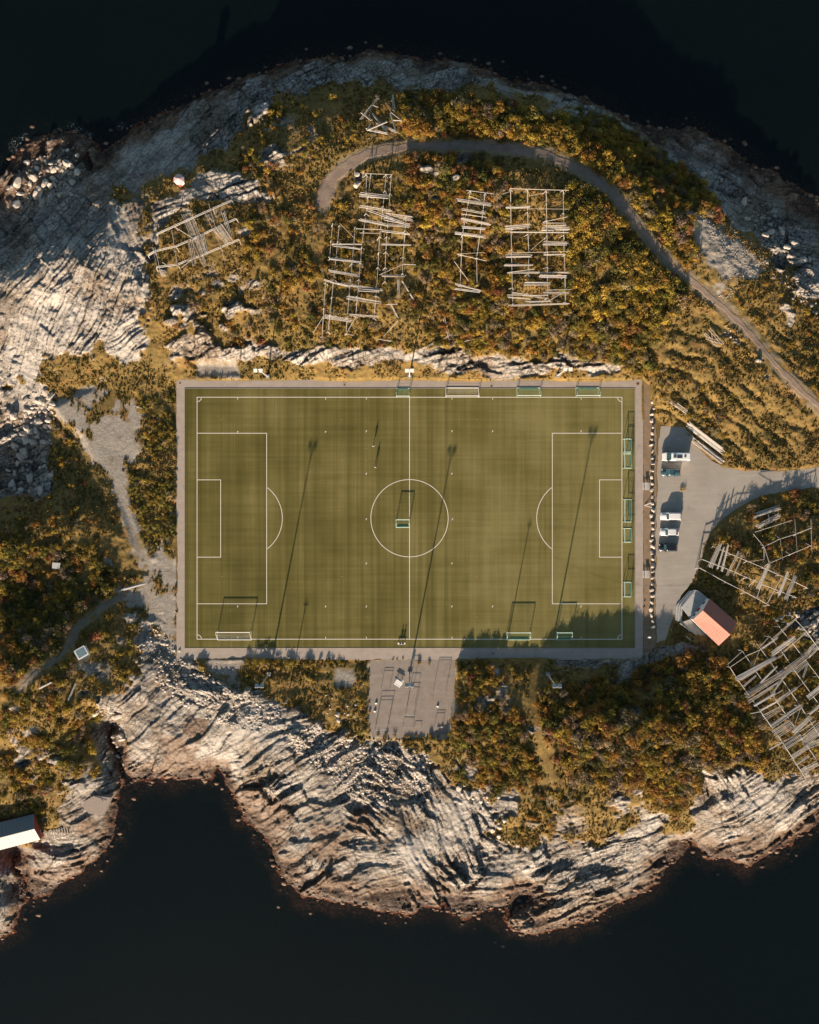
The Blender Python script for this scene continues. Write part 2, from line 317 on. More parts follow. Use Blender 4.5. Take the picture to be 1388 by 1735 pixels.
# furrows on the north-east slope
fur = sstep(160, 90, np.hypot((F['px'] - 1240) * .8, F['py'] - 660)) * (1 - F['flat2'])
uu = (F['px'] * .64 + F['py'] * -.77)
soil += fur * (-.42 * sstep(.30, 0, np.abs(((uu + F['wx'] * 1.5 + fbm(XX / 14, YY / 14, 2, 777) * 22) / 33) % 1 - .5)) + .1)
Z = F['Zb'] + DZ * F['rock'] * sstep(-30, 20, F['csd']) * (1 - .0 * F['rock']) + soil * (1 - F['rock'])
near = sstep(60, 6, F['csd'])
shore = SEA + .25 + np.clip(F['csd'], 0, 60) * .075
Z = np.where(F['csd'] < 60, np.minimum(Z, 99) * (1 - near) + (np.minimum(Z, shore + 2.2 + DZ * .6)) * near, Z)
Z = np.where(F['csd'] > 0, np.maximum(Z, SEA + .12 + np.clip(F['csd'], 0, 10) * .05 + (DZ + .3) * .25), Z)
out = F['csd'] <= 0
under = SEA + .12 + F['csd'] * .045 + (fbm(XX / 1.3, YY / 1.3, 4, 91)) * .30 + fbm(XX / 6, YY / 6, 3, 92) * .9 * sstep(0, -25, F['csd'])
under = np.where(F['csd'] < -60, under * 1.0 - (-60 - F['csd']) * .03, under); under = np.maximum(under, SEA - 4.8)
Z = np.where(out, under, Z)
# flatten worked ground
Z = Z * (1 - F['trail'] * .85) + (F['Zb'] + .1) * F['trail'] * .85
Z = Z * (1 - F['flat2'] * .97) + (np.where(F['csd'] > 0, .02 + .05 * soil, Z)) * F['flat2'] * .97
Z = np.where(F['flat'] > .999, -.06, Z * (1 - F['flat']) - .06 * F['flat'])
HZ = Z
_xi = np.arange(len(xs)); _yi = np.arange(len(ys))
def ground(x, y):
    fx = np.interp(x, xs, _xi); fy = np.interp(y, ys, _yi)
    ix = min(int(fx), len(xs) - 2); iy = min(int(fy), len(ys) - 2); fx -= ix; fy -= iy
    return float((HZ[iy, ix] * (1 - fx) + HZ[iy, ix + 1] * fx) * (1 - fy) + (HZ[iy + 1, ix] * (1 - fx) + HZ[iy + 1, ix + 1] * fx) * fy)
def gpx(px, py, up=0.0):
    """world point on the ground (plus up) seen at that photo pixel"""
    z = 0.0
    for _ in range(4):
        p = W(px, py, z + up); z = ground(p.x, p.y)
    p = W(px, py, z + up); return p
def gsample(A, X, Y):
    fx = np.clip(np.interp(X, xs, _xi), 0, len(xs) - 1); fy = np.clip(np.interp(Y, ys, _yi), 0, len(ys) - 1)
    return A[np.rint(fy).astype(int), np.rint(fx).astype(int)]

# ------------------------------------------------------------------ material helpers
class NT:
    def __init__(s, name):
        s.m = bpy.data.materials.new(name); s.m.use_nodes = True; s.t = s.m.node_tree
        for n in list(s.t.nodes): s.t.nodes.remove(n)
        s.out = s.n('ShaderNodeOutputMaterial'); s.b = s.n('ShaderNodeBsdfPrincipled'); s.l(s.b.outputs[0], s.out.inputs[0])
    def n(s, t, **k):
        q = s.t.nodes.new(t)
        for a, v in k.items(): setattr(q, a, v)
        return q
    def l(s, a, b): s.t.links.new(a, b)
    def inp(s, sock, v):
        if hasattr(v, 'links') or isinstance(v, bpy.types.NodeSocket): s.l(v, sock)
        else: sock.default_value = v
    def pos(s):
        if not hasattr(s, '_p'): s._p = s.n('ShaderNodeNewGeometry').outputs['Position']
        return s._p
    def objc(s): return s.n('ShaderNodeTexCoord').outputs['Object']
    def map(s, v, scale=(1, 1, 1), rot=(0, 0, 0)):
        q = s.n('ShaderNodeMapping'); s.l(v, q.inputs[0]); q.inputs['Scale'].default_value = scale; q.inputs['Rotation'].default_value = rot; return q.outputs[0]
    def noise(s, v, scale, detail=4, rough=.55, out='Fac'):
        q = s.n('ShaderNodeTexNoise'); s.l(v, q.inputs['Vector']); q.inputs['Scale'].default_value = scale; q.inputs['Detail'].default_value = detail; q.inputs['Roughness'].default_value = rough; return q.outputs[out]
    def vor(s, v, scale, feature='F1', out='Distance'):
        q = s.n('ShaderNodeTexVoronoi', feature=feature); s.l(v, q.inputs['Vector']); q.inputs['Scale'].default_value = scale; return q.outputs[out]
    def ramp(s, f, stops):
        q = s.n('ShaderNodeValToRGB'); s.l(f, q.inputs[0]); e = q.color_ramp.elements
        while len(e) < len(stops): e.new(.5)
        for el, (p, c) in zip(e, stops): el.position = p; el.color = (*c, 1) if len(c) == 3 else c
        return q.outputs[0]
    def mix(s, f, a, b, mode='MIX'):
        q = s.n('ShaderNodeMix', data_type='RGBA', blend_type=mode); s.inp(q.inputs['Factor'], f)
        for sock, v in ((q.inputs['A'], a), (q.inputs['B'], b)):
            if isinstance(v, tuple): sock.default_value = (*v, 1) if len(v) == 3 else v
            else: s.l(v, sock)
        return q.outputs['Result']
    def math(s, op, a, b=0.0, clamp=False):
        q = s.n('ShaderNodeMath', operation=op, use_clamp=clamp); s.inp(q.inputs[0], a); s.inp(q.inputs[1], b); return q.outputs[0]
    def mr(s, f, a, b, c=0.0, d=1.0):
        q = s.n('ShaderNodeMapRange'); s.l(f, q.inputs[0])
        for i, v in enumerate((a, b, c, d)): q.inputs[i + 1].default_value = v
        return q.outputs[0]
    def attr(s, name, typ='GEOMETRY'):
        q = s.n('ShaderNodeAttribute', attribute_name=name, attribute_type=typ); return q
    def bump(s, h, strength=.5, dist=.1):
        q = s.n('ShaderNodeBump'); s.l(h, q.inputs['Height']); q.inputs['Strength'].default_value = strength; q.inputs['Distance'].default_value = dist; s.l(q.outputs[0], s.b.inputs['Normal']); return q
    def fin(s, col, rough=.9, spec=.2, metal=0.0):
        s.inp(s.b.inputs['Base Color'], (*col, 1) if isinstance(col, tuple) else col)
        s.inp(s.b.inputs['Roughness'], rough); s.b.inputs['Specular IOR Level'].default_value = spec; s.b.inputs['Metallic'].default_value = metal
        return s.m

def simple(name, col, rough=.6, var=.12, scale=3.0, spec=.3, metal=0.0, dirt=None):
    t = NT(name); v = t.objc(); n = t.noise(v, scale, 5)
    a = tuple(max(0, c * (1 - var)) for c in col); b = tuple(c * (1 + var) for c in col)
    c = t.ramp(n, [(.3, a), (.7, b)])
    if dirt: c = t.mix(t.math('MULTIPLY', t.mr(t.noise(v, scale * .4, 6, .7), .5, .75), .6), c, dirt)
    return t.fin(c, rough, spec, metal)

def mat_ground():
    t = NT('ground_rock_turf'); p = t.pos()
    a = t.attr('mask'); sep = t.n('ShaderNodeSeparateColor'); t.l(a.outputs['Color'], sep.inputs[0])
    rock, grav, wet = sep.outputs; crk = a.outputs['Alpha']
    b = t.attr('mask2'); sb = t.n('ShaderNodeSeparateColor'); t.l(b.outputs['Color'], sb.inputs[0])
    tone, sea, shal = sb.outputs
    # rock
    n1 = t.noise(p, .22, 6, .6); n2 = t.noise(p, 1.6, 6, .65); n3 = t.noise(p, 7.0, 4, .7)
    rc = t.ramp(n1, [(.32, (.17, .145, .125)), (.46, (.30, .265, .23)), (.64, (.40, .37, .33))])
    rc = t.mix(t.mr(n2, .5, .72, 0, .5), rc, (.20, .155, .12))
    rc = t.mix(t.mr(tone, .25, .8, 0, .7), rc, (.50, .465, .42))
    rc = t.mix(t.mr(n3, .35, .7, 0, .35), rc, (.22, .185, .155))
    rc = t.mix(t.mr(t.noise(p, .5, 6, .7), .58, .7, 0, .55), rc, (.26, .17, .07))   # lichen, iron stain
    rc = t.mix(t.mr(t.noise(p, .09, 5, .65), .50, .62, 0, .7), rc, t.mix(t.mr(n2, .4, .6), (.13, .085, .045), (.27, .20, .14)))
    wv = t.n('ShaderNodeVectorMath', operation='ADD'); t.l(p, wv.inputs[0]); t.l(t.noise(p, .5, 4, .6, out='Color'), wv.inputs[1])
    ve = t.vor(t.map(wv.outputs[0], (.34, .85, .5), (0, 0, -.6)), 1.0, 'DISTANCE_TO_EDGE'); vf = t.vor(t.map(wv.outputs[0], (.9, 1.7, 1), (0, 0, -.5)), 1.0, 'DISTANCE_TO_EDGE'); gate = t.mr(t.noise(p, .2, 3), .42, .56)
    j1 = t.math('MULTIPLY', t.mr(ve, .035, .008), gate); j2 = t.math('MULTIPLY', t.mr(vf, .05, .012), t.math('MULTIPLY', gate, .55)); jn = t.math('MAXIMUM', j1, j2)
    rc = t.mix(t.math('MULTIPLY', jn, .8), rc, (.06, .045, .034))
    rc = t.mix(t.math('MULTIPLY', crk, .9), rc, (.035, .027, .02))
    rc = t.mix(wet, rc, t.ramp(n2, [(.35, (.05, .028, .017)), (.62, (.19, .118, .072))]))
    # turf
    g1 = t.noise(p, .16, 5, .6); g2 = t.noise(p, 1.1, 5, .65); g3 = t.noise(p, 5, 4, .7)
    gc = t.ramp(g1, [(.30, (.105, .078, .028)), (.46, (.185, .115, .036)), (.58, (.235, .148, .046)), (.7, (.215, .100, .034))])
    gc = t.mix(t.mr(g2, .40, .60, 0, 1), gc, t.mix(.62, gc, (.062, .060, .018)))
    gc = t.mix(t.mr(g3, .46, .66, 0, .5), gc, (.29, .19, .065))
    gc = t.mix(t.mr(t.noise(p, .35, 5, .7), .56, .68, 0, .7), gc, (.21, .095, .035))
    gc = t.mix(t.mr(t.noise(p, 2.2, 5, .75), .58, .68, 0, .65), gc, (.045, .036, .014))
    # gravel
    s1 = t.vor(p, 2.6, out='Color'); s2 = t.noise(p, 3.0, 6, .75)
    vc = t.mix(t.mr(s2, .35, .7), (.24, .215, .185), (.37, .33, .285))
    vc = t.mix(t.math('MULTIPLY', t.mr(t.noise(p, .4, 4), .45, .7), .35), vc, (.24, .18, .12))
    bwn = t.n('ShaderNodeRGBToBW'); t.l(s1, bwn.inputs[0]); vc = t.mix(t.mr(bwn.outputs[0], .35, .75, 0, .4), vc, (.17, .15, .125))
    c = t.mix(rock, gc, rc); c = t.mix(grav, c, vc)
    c = t.mix(b.outputs['Alpha'], c, t.ramp(n2, [(.4, (.016, .010, .007)), (.62, (.07, .036, .022))]))
    kelp = t.ramp(t.noise(p, 1.6, 7, .8), [(.36, (.015, .008, .006)), (.50, (.085, .034, .020)), (.60, (.20, .09, .055)), (.68, (.55, .38, .27))])
    kelp = t.mix(t.math('POWER', shal, 1.6), (.0012, .002, .0022), kelp)
    c = t.mix(sea, c, kelp)
    hb = t.math('SUBTRACT', t.math('ADD', t.math('MULTIPLY', n2, .6), t.math('MULTIPLY', n3, .35)), t.math('MULTIPLY', t.math('MULTIPLY', jn, rock), .8))
    t.bump(hb, .7, .25)
    m = t.fin(c, t.mr(wet, 0, 1, .92, .5), .25); t.l(t.mr(sea, 0, 1, .22, 0), t.b.inputs['Specular IOR Level']); return m

# ------------------------------------------------------------------ mesh helpers
def tag(o, label=None, cat=None, group=None, kind=None):
    if label: o['label'] = label
    if cat: o['category'] = cat
    if group: o['group'] = group
    if kind: o['kind'] = kind
    return o
def empty(name, loc, rz=0.0, label=None, cat=None, group=None):
    o = bpy.data.objects.new(name, None); COL.objects.link(o); o.location = loc; o.rotation_euler = (0, 0, rz); o.empty_display_size = .3
    return tag(o, label, cat, group)
def mesh_obj(name, V, Fc, mat, parent=None, smooth=False, loc=None):
    me = bpy.data.meshes.new(name); me.from_pydata([tuple(v) for v in V], [], Fc); me.update()
    if smooth: me.polygons.foreach_set('use_smooth', [True] * len(me.polygons))
    o = bpy.data.objects.new(name, me); COL.objects.link(o)
    for m in (mat if isinstance(mat, (list, tuple)) else [mat]): me.materials.append(m)
    if parent: o.parent = parent
    if loc is not None: o.location = loc
    return o
class MB:
    def __init__(s): s.v = []; s.f = []
    def box(s, c, d, rz=0.0, tilt=None):
        n = len(s.v); hx, hy, hz = d[0] / 2, d[1] / 2, d[2] / 2; M = Matrix.Rotation(rz, 3, 'Z')
        if tilt: M = M @ Matrix.Rotation(tilt[0], 3, tilt[1])
        for z in (-hz, hz):
            for x, y in ((-hx, -hy), (hx, -hy), (hx, hy), (-hx, hy)): s.v.append(M @ Vector((x, y, z)) + Vector(c))
        s.f += [tuple(n + i for i in q) for q in ((3, 2, 1, 0), (4, 5, 6, 7), (0, 1, 5, 4), (1, 2, 6, 5), (2, 3, 7, 6), (3, 0, 4, 7))]; return s
    def bar(s, a, b, r, r2=None, n=6):
        a = Vector(a); b = Vector(b); d = b - a
        if d.length < 1e-6: return s
        q = d.to_track_quat('Z', 'Y'); r2 = r if r2 is None else r2; k = len(s.v)
        for p, rr in ((a, r), (b, r2)):
            for i in range(n): s.v.append(p + q @ Vector((cos(2 * pi * i / n) * rr, sin(2 * pi * i / n) * rr, 0)))
        for i in range(n): j = (i + 1) % n; s.f.append((k + i, k + j, k + n + j, k + n + i))
        s.f.append(tuple(k + i for i in reversed(range(n)))); s.f.append(tuple(k + n + i for i in range(n))); return s
    def prism(s, pts, z0, z1):
        k = len(s.v); n = len(pts)
        for z in (z0, z1):
            for p in pts: s.v.append(Vector((p[0], p[1], z)))
        s.f.append(tuple(k + i for i in reversed(range(n)))); s.f.append(tuple(k + n + i for i in range(n)))
        for i in range(n): j = (i + 1) % n; s.f.append((k + i, k + j, k + n + j, k + n + i))
        return s
    def poly(s, pts):
        k = len(s.v); s.v += [Vector(p) for p in pts]; s.f.append(tuple(range(k, k + len(pts)))); return s
    def hull(s, rings):
        """loft closed rings of equal count, cap both ends"""
        k = len(s.v); n = len(rings[0])
        for r in rings: s.v += [Vector(p) for p in r]
        for a in range(len(rings) - 1):
            for i in range(n): j = (i + 1) % n; s.f.append((k + a * n + i, k + a * n + j, k + (a + 1) * n + j, k + (a + 1) * n + i))
        s.f.append(tuple(k + i for i in reversed(range(n)))); s.f.append(tuple(k + (len(rings) - 1) * n + i for i in range(n))); return s
    def build(s, name, mat, parent=None, smooth=False, loc=None): return mesh_obj(name, s.v, s.f, mat, parent, smooth, loc)
def big_mesh(name, V, Q, mat, col=None):
    me = bpy.data.meshes.new(name); nv, nf = len(V), len(Q); k = Q.shape[1]
    me.vertices.add(nv); me.vertices.foreach_set('co', V.astype(np.float32).ravel())
    me.loops.add(nf * k); me.loops.foreach_set('vertex_index', Q.astype(np.int32).ravel())
    me.polygons.add(nf); me.polygons.foreach_set('loop_start', np.arange(0, nf * k, k, dtype=np.int32))
    me.update(calc_edges=True)
    if col is not None:
        for an, C in col.items():
            a = me.color_attributes.new(an, 'FLOAT_COLOR', 'POINT'); a.data.foreach_set('color', C.astype(np.float32).ravel())
    me.materials.append(mat); o = bpy.data.objects.new(name, me); COL.objects.link(o); return o

# ------------------------------------------------------------------ ground object
ny, nx = XX.shape
V = np.stack([XX, YY, HZ], -1).reshape(-1, 3)
ii = (np.arange(ny - 1)[:, None] * nx + np.arange(nx - 1)[None, :]).ravel()
Q = np.stack([ii, ii + 1, ii + nx + 1, ii + nx], -1)
wet = sstep(2.9, .7, HZ - SEA + fbm(XX / 3, YY / 3, 4, 93) * 1.6) * sstep(70, 25, F['csd'])
stn = np.zeros_like(XX)
for a_, b_, c_ in ((465,1385,62),(430,1350,40),(560,1430,55),(610,1390,35),(300,1275,55),(330,1235,35),(1270,1435,38),(870,1545,30),(130,1480,45),(60,300,60),(560,1500,50),(150,1400,30)): stn = np.maximum(stn, np.exp(-((F['px'] - a_) ** 2 + (F['py'] - b_) ** 2) / (2 * (c_ * .6) ** 2)))
wet = np.maximum(wet, .85 * sstep(.45, .75, stn * .75 + fbm(XX / 2.4, YY / 1.6, 4, 97) * .35 + .2 * stn) * F['rock'])
seam = sstep(2, -2, F['csd'])
shal = sstep(-46, -4, F['csd'] + F['wx'] * 1.4)
m1 = np.stack([F['rock'] * (1 - F['flat2'] * .9), np.clip(F['gravel'] + F['trailc'] * .4 * (fbm(XX / 2, YY / 2, 3, 95) > -.25), 0, 1), np.clip(wet, 0, 1), CR * F['rock']], -1).reshape(-1, 4)
tide = sstep(1.0, .3, HZ - SEA + fbm(XX / 1.2, YY / 1.2, 4, 98) * .55) * (F['csd'] > 0) * sstep(40, 20, F['csd'])
m2 = np.stack([np.clip(TN * .5 + .5, 0, 1), seam, shal, tide], -1).reshape(-1, 4)
g = big_mesh('ground', V, Q, mat_ground(), dict(mask=m1, mask2=m2)); tag(g, kind='structure')

# sea
def mat_water():
    t = NT('dark_sea_water'); p = t.pos()
    n = t.noise(p, 1.3, 6, .6)
    t.bump(n, .12, .2)
    wcol = t.ramp(t.noise(p, .012, 3), [(.35, (.0030, .0074, .0074)), (.65, (.0042, .0098, .0096))])
    fm = None
    for fx, fy, fr in ((28, 247, 2.4), (40, 232, 1.4), (98, 226, 1.8), (128, 221, 2.6), (205, 214, 1.6), (4, 300, 1.6), (60, 236, 1.2), (150, 228, 1.4)):
        q = t.n('ShaderNodeVectorMath', operation='DISTANCE'); t.l(p, q.inputs[0]); q.inputs[1].default_value = tuple(W(fx, fy, SEA)); d = t.mr(q.outputs['Value'], fr, fr * .3)
        fm = d if fm is None else t.math('MAXIMUM', fm, d)
    fm = t.math('MULTIPLY', fm, t.mr(t.noise(p, 2.2, 7, .75), .54, .62)); foam = fm
    wcol = t.mix(foam, wcol, (.45, .50, .50))
    m = t.fin(wcol, .25, .55)
    tr = t.n('ShaderNodeBsdfTransparent'); tr.inputs[0].default_value = (.50, .54, .54, 1)
    mx = t.n('ShaderNodeMixShader'); t.l(t.math('ADD', t.math('MULTIPLY', foam, .5), .42, True), mx.inputs[0])
    t.l(tr.outputs[0], mx.inputs[1]); t.l(t.b.outputs[0], mx.inputs[2]); t.l(mx.outputs[0], t.out.inputs[0]); return m
w_ = MB(); R_ = 2500
w_.poly([(-R_, -R_, SEA), (R_, -R_, SEA), (R_, R_, SEA), (-R_, R_, SEA)]).build('sea', mat_water()); tag(bpy.data.objects['sea'], kind='structure')
sb = MB().poly([(-R_, -R_, SEA - 5), (R_, -R_, SEA - 5), (R_, R_, SEA - 5), (-R_, R_, SEA - 5)]).build('seabed', simple('dark_seabed', (.0012, .002, .0022), .9, spec=0)); tag(sb, kind='structure')
#@@PART2@@
# ------------------------------------------------------------------ pitch, paths, road
def mat_turf():
    t = NT('artificial_turf'); p = t.pos()
    a = t.noise(t.map(p, (.035, 1.1, 1)), .9, 6, .62); b = t.noise(t.map(p, (1.1, .035, 1)), .8, 6, .62)
    c = t.noise(p, .07, 3, .5); d = t.noise(p, 5.0, 3, .7)
    sep = t.n('ShaderNodeSeparateXYZ'); t.l(p, sep.inputs[0])
    ex = t.mr(sep.outputs[0], -52, 40, 0, .55)
    s = t.math('ADD', t.math('MULTIPLY', a, .27), t.math('MULTIPLY', b, .30)); s = t.math('ADD', s, t.math('MULTIPLY', c, .49))
    s = t.math('ADD', s, t.math('MULTIPLY', ex, .22))
    col = t.ramp(s, [(.44, (.088, .077, .022)), (.57, (.142, .122, .040)), (.72, (.215, .184, .074))])
    col = t.mix(t.mr(d, .3, .75, 0, .3), col, (.07, .062, .014))
    st_ = t.n('ShaderNodeTexWave', wave_type='BANDS', bands_direction='X'); t.l(p, st_.inputs[0]); st_.inputs['Scale'].default_value = .085; st_.inputs['Distortion'].default_value = 0
    vb = t.noise(t.map(p, (1, .004, 0)), .33, 4, .7); sep2 = t.mr(sep.outputs[0], 8, 14, .5, .12)
    col = t.mix(t.math('MULTIPLY', t.mr(vb, .44, .60), sep2), col, (.062, .054, .014))
    col = t.mix(t.math('MULTIPLY', t.mr(st_.outputs['Fac'], .4, .6), .07), col, (.04, .035, .008))
    t.bump(d, .3, .05)
    return t.fin(col, .95, .1)
def mat_path(name, base, dark, sc=1.0):
    t = NT(name); p = t.pos()
    n = t.noise(p, .5 * sc, 6, .65); g_ = t.noise(p, 9, 4, .8); e = t.noise(t.map(p, (.12, 1, 1)), 1.2, 4)
    c = t.mix(t.mr(n, .35, .7), base, dark); c = t.mix(t.mr(g_, .35, .7, 0, .35), c, tuple(q * .62 for q in base))
    c = t.mix(t.mr(e, .5, .7, 0, .25), c, tuple(min(1, q * 1.25) for q in base))
    c = t.mix(t.mr(t.noise(p, .28, 6, .7), .56, .68, 0, .45), c, tuple(q * .6 for q in dark)); c = t.mix(t.mr(t.noise(p, 1.6, 7, .8), .58, .66, 0, .35), c, tuple(min(.6, q * 1.35) for q in base))
    t.bump(g_, .5, .05)
    return t.fin(c, .95, .15)
M_path = mat_path('gravel_path', (.375, .318, .272), (.315, .262, .218))
M_road = mat_path('worn_road', (.345, .31, .268), (.275, .242, .205), .3)
M_turf = mat_turf()
def quad(x0, y0, x1, y1, z, name, mat, kind='structure'):
    a, b = W(x0, y1, z), W(x1, y0, z)
    o = MB().poly([(a.x, a.y, z), (b.x, a.y, z), (b.x, b.y, z), (a.x, b.y, z)]).build(name, mat)
    return tag(o, kind=kind)
quad(313, 658, 1076, 1098, .03, 'pitch_turf_ground', M_turf)
m = MB()
for r in ((299, 643, 1090, 658), (299, 1098, 1090, 1118), (299, 658, 313, 1098), (1076, 658, 1090, 1098)):
    a, b = W(r[0], r[3]), W(r[2], r[1]); m.poly([(a.x, a.y, .012), (b.x, a.y, .012), (b.x, b.y, .012), (a.x, b.y, .012)])
tag(m.build('path', M_path), kind='structure')
# kerb between turf and path
m = MB(); a, b = W(313, 1098), W(1076, 658)
for c, d in ((((a.x + b.x) / 2, a.y, .03), (b.x - a.x + .1, .1, .1)), (((a.x + b.x) / 2, b.y, .03), (b.x - a.x + .1, .1, .1)), ((a.x, (a.y + b.y) / 2, .028), (.1, b.y - a.y - .1, .1)), ((b.x, (a.y + b.y) / 2, .028), (.1, b.y - a.y - .1, .1))): m.box(c, d)
tag(m.build('kerb', simple('kerb_stone', (.25, .22, .19))), kind='structure')
# outer concrete edge of the path, with the two drain covers in the photo corner
# white lines
L = MB(); lz = .040; lw = .15 / S / 2
def ln(x0, y0, x1, y1, w=lw):
    a, b = W(min(x0, x1) - (w if x0 == x1 else 0), max(y0, y1) + (w if y0 == y1 else 0), 0), W(max(x0, x1) + (w if x0 == x1 else 0), min(y0, y1) - (w if y0 == y1 else 0), 0)
    L.poly([(a.x, a.y, lz), (b.x, a.y, lz), (b.x, b.y, lz), (a.x, b.y, lz)])
def arc(cx, cy, r, a0, a1, n=48, w=lw):
    for i in range(n):
        t0 = a0 + (a1 - a0) * i / n; t1 = a0 + (a1 - a0) * (i + 1) / n; q = []
        for rr, t in ((r - w, t0), (r + w, t0), (r + w, t1), (r - w, t1)):
            p = W(cx + rr * cos(t), cy + rr * sin(t)); q.append((p.x, p.y, lz))
        L.poly(q)
ox = lw
ln(334 - lw, 673, 1054 + lw, 673); ln(334 - lw, 1083, 1054 + lw, 1083)
ln(334, 673 + lw, 334, 1083 - lw); ln(1054, 673 + lw, 1054, 1083 - lw)
ln(694, 673 + lw, 694, 812.5 - lw); ln(694, 812.5 + lw, 694, 943.5 - lw); ln(694, 943.5 + lw, 694, 1083 - lw)
arc(694, 878, 65.5, 0, 2 * pi, 96)
for sx_, x0, x1, x2, xs_ in ((1, 334, 452, 374, 413), (-1, 1054, 936, 1016, 975)):
    ln(x0 + sx_ * lw, 734, x1 + sx_ * lw, 734); ln(x0 + sx_ * lw, 1023, x1 + sx_ * lw, 1023); ln(x1, 734 + lw, x1, 1023 - lw)
    ln(x0 + sx_ * lw, 813, x2 + sx_ * lw, 813); ln(x0 + sx_ * lw, 944, x2 + sx_ * lw, 944); ln(x2, 813 + lw, x2, 944 - lw)
    th = math.acos((39.5 + lw) / 65.5); c0 = 0 if sx_ > 0 else pi
    arc(xs_, 878, 65.5, c0 - th, c0 + th, 32)
    for yy, sg in ((673, 1), (1083, -1)):
        a0 = 0 if (sx_ > 0) == (sg > 0) else 0
        pts = (0, pi / 2) if sx_ > 0 and sg > 0 else (-pi / 2, 0) if sx_ > 0 else (pi / 2, pi) if sg > 0 else (pi, 1.5 * pi)
        arc(x0, yy, 7.5, pts[0] + .12, pts[1] - .12, 8)
for x in (403, 552, 621, 766, 835, 985):
    for y in (675.6, 1080.4): ln(x, y - 1.6, x, y + 1.6, .5)
for x, y in ((403,731),(552,731),(621,730),(766,730),(835,730),(985,730),(621,802),(766,802),(621,879),(767,879),(621,954),(766,954),(403,1027),(552,1027),(621,1027),(766,1027),(835,1027),(985,1027)):
    ln(x - .9, y, x + .9, y, .8); ln(x - .7, y + 1.0 , x - .7, y + 2.4, .5)
tag(L.build('pitch_line_markings', simple('line_paint', (.62, .58, .50), .8, .06)), kind='structure')
L = MB(); lz = .041
for x, y in ((376,711),(579,711),(621,781),(579,781),(376,977),(579,977),(621,760),(808,711),(1010,711),(1010,781),(808,977),(579,1046),(621,1046),(808,1046),(766,781)): ln(x - .8, y, x + .8, y, .5)
tag(L.build('training_line_markings', simple('orange_paint', (.38, .22, .07), .8)), kind='structure')

LOT = [(1118,735),(1121,722),(1165,722),(1172,742),(1190,765),(1205,780),(1225,790),(1262,796),(1320,797),(1388,790),(1470,776),(1640,740),(1640,782),(1470,818),
 (1388,826),(1330,834),(1290,842),(1265,856),(1245,868),(1225,885),(1205,905),(1192,930),(1185,960),(1172,985),(1155,1010),(1146,1035),(1138,1060),(1128,1090),(1112,1098),(1111,1000),(1113,860),(1114,790)]
def ragged(poly, z, amp=2.0, step=5):
    out = []
    for x, y in _dens(poly, step):
        n = fbm(np.array([x / 11.]), np.array([y / 11.]), 3, 5)[0] * amp * 2; out.append(tuple(W(x + n, y + n * .7, z)))
    return out
import mathutils.geometry as mg
def sheet(poly, z, name, mat, amp=2.0):
    pts = ragged(poly, z, amp); tris = mg.tessellate_polygon([[Vector(p) for p in pts]])
    fs = []
    for t in tris:
        a, b, c = (Vector(pts[i]) for i in t); fs.append(t if (b - a).cross(c - a).z > 0 else t[::-1])
    return tag(mesh_obj(name, pts, fs, mat), kind='structure')
sheet(LOT, .008, 'road', M_road, 1.5)
sheet([(1090.6,646),(1098,648),(1108,690),(1113,740),(1112.5,800),(1112,900),(1110,1000),(1111,1098),(1103,1108),(1090.6,1114)], .002, 'verge_ground', mat_path('brown_verge_dirt', (.26, .185, .125), (.17, .125, .075), .8), .6)
def trail(key, name, mat):
    pts, wd = TRAILS[key]; P2 = []; 
    for i in range(len(pts) - 1):
        n = max(1, int(math.dist(pts[i], pts[i + 1]) / 4))
        for k in range(n):
            t = k / n; P2.append((pts[i][0] * (1 - t) + pts[i + 1][0] * t, pts[i][1] * (1 - t) + pts[i + 1][1] * t, wd[i] * (1 - t) + wd[i + 1] * t))
    for _ in range(3):
        P2 = [P2[0]] + [tuple((P2[i - 1][j] + 2 * P2[i][j] + P2[i + 1][j]) / 4 for j in range(3)) for i in range(1, len(P2) - 1)] + [P2[-1]]
    V_, F_ = [], []; K = 9
    for i, (x, y, w) in enumerate(P2):
        a = P2[max(0, i - 1)]; b = P2[min(len(P2) - 1, i + 1)]; dx, dy = b[0] - a[0], b[1] - a[1]; l = math.hypot(dx, dy); nx_, ny_ = -dy / l, dx / l
        w *= (.7 if key == 'w' else 1.0); jl = w * .5 * (1 + .42 * fbm(np.array([i / 3.]), np.array([1.]), 3, 8)[0] * 1.3); jr = w * .5 * (1 + .42 * fbm(np.array([i / 3.]), np.array([9.]), 3, 8)[0] * 1.3)
        for k in range(K):
            u = -jl + (jl + jr) * k / (K - 1); p = gpx(x + nx_ * u, y + ny_ * u)
            p.z = ground(p.x, p.y) + (.06 if 0 < k < K - 1 else -.03); V_.append(p)
    for i in range(len(P2) - 1):
        for k in range(K - 1): a = i * K + k; F_.append((a, a + 1, a + K + 1, a + K))
    o = mesh_obj(name, V_, F_, mat, smooth=False)
    if o.data.polygons[0].normal.z < 0: o.data.flip_normals()
    return tag(o, kind='structure')
M_trail = mat_path('dirt_track', (.24, .185, .15), (.165, .122, .092), .9)
M_trail2 = mat_path('grey_footpath', (.19, .165, .14), (.13, .11, .085), 1)
trail('n', 'footpath', M_trail); trail('w', 'footpath', M_trail2);  sheet(PLAY, .004, 'exercise_yard_ground', mat_path('yard_grit', (.27, .228, .195), (.215, .178, .15), 1.2), 1.0)

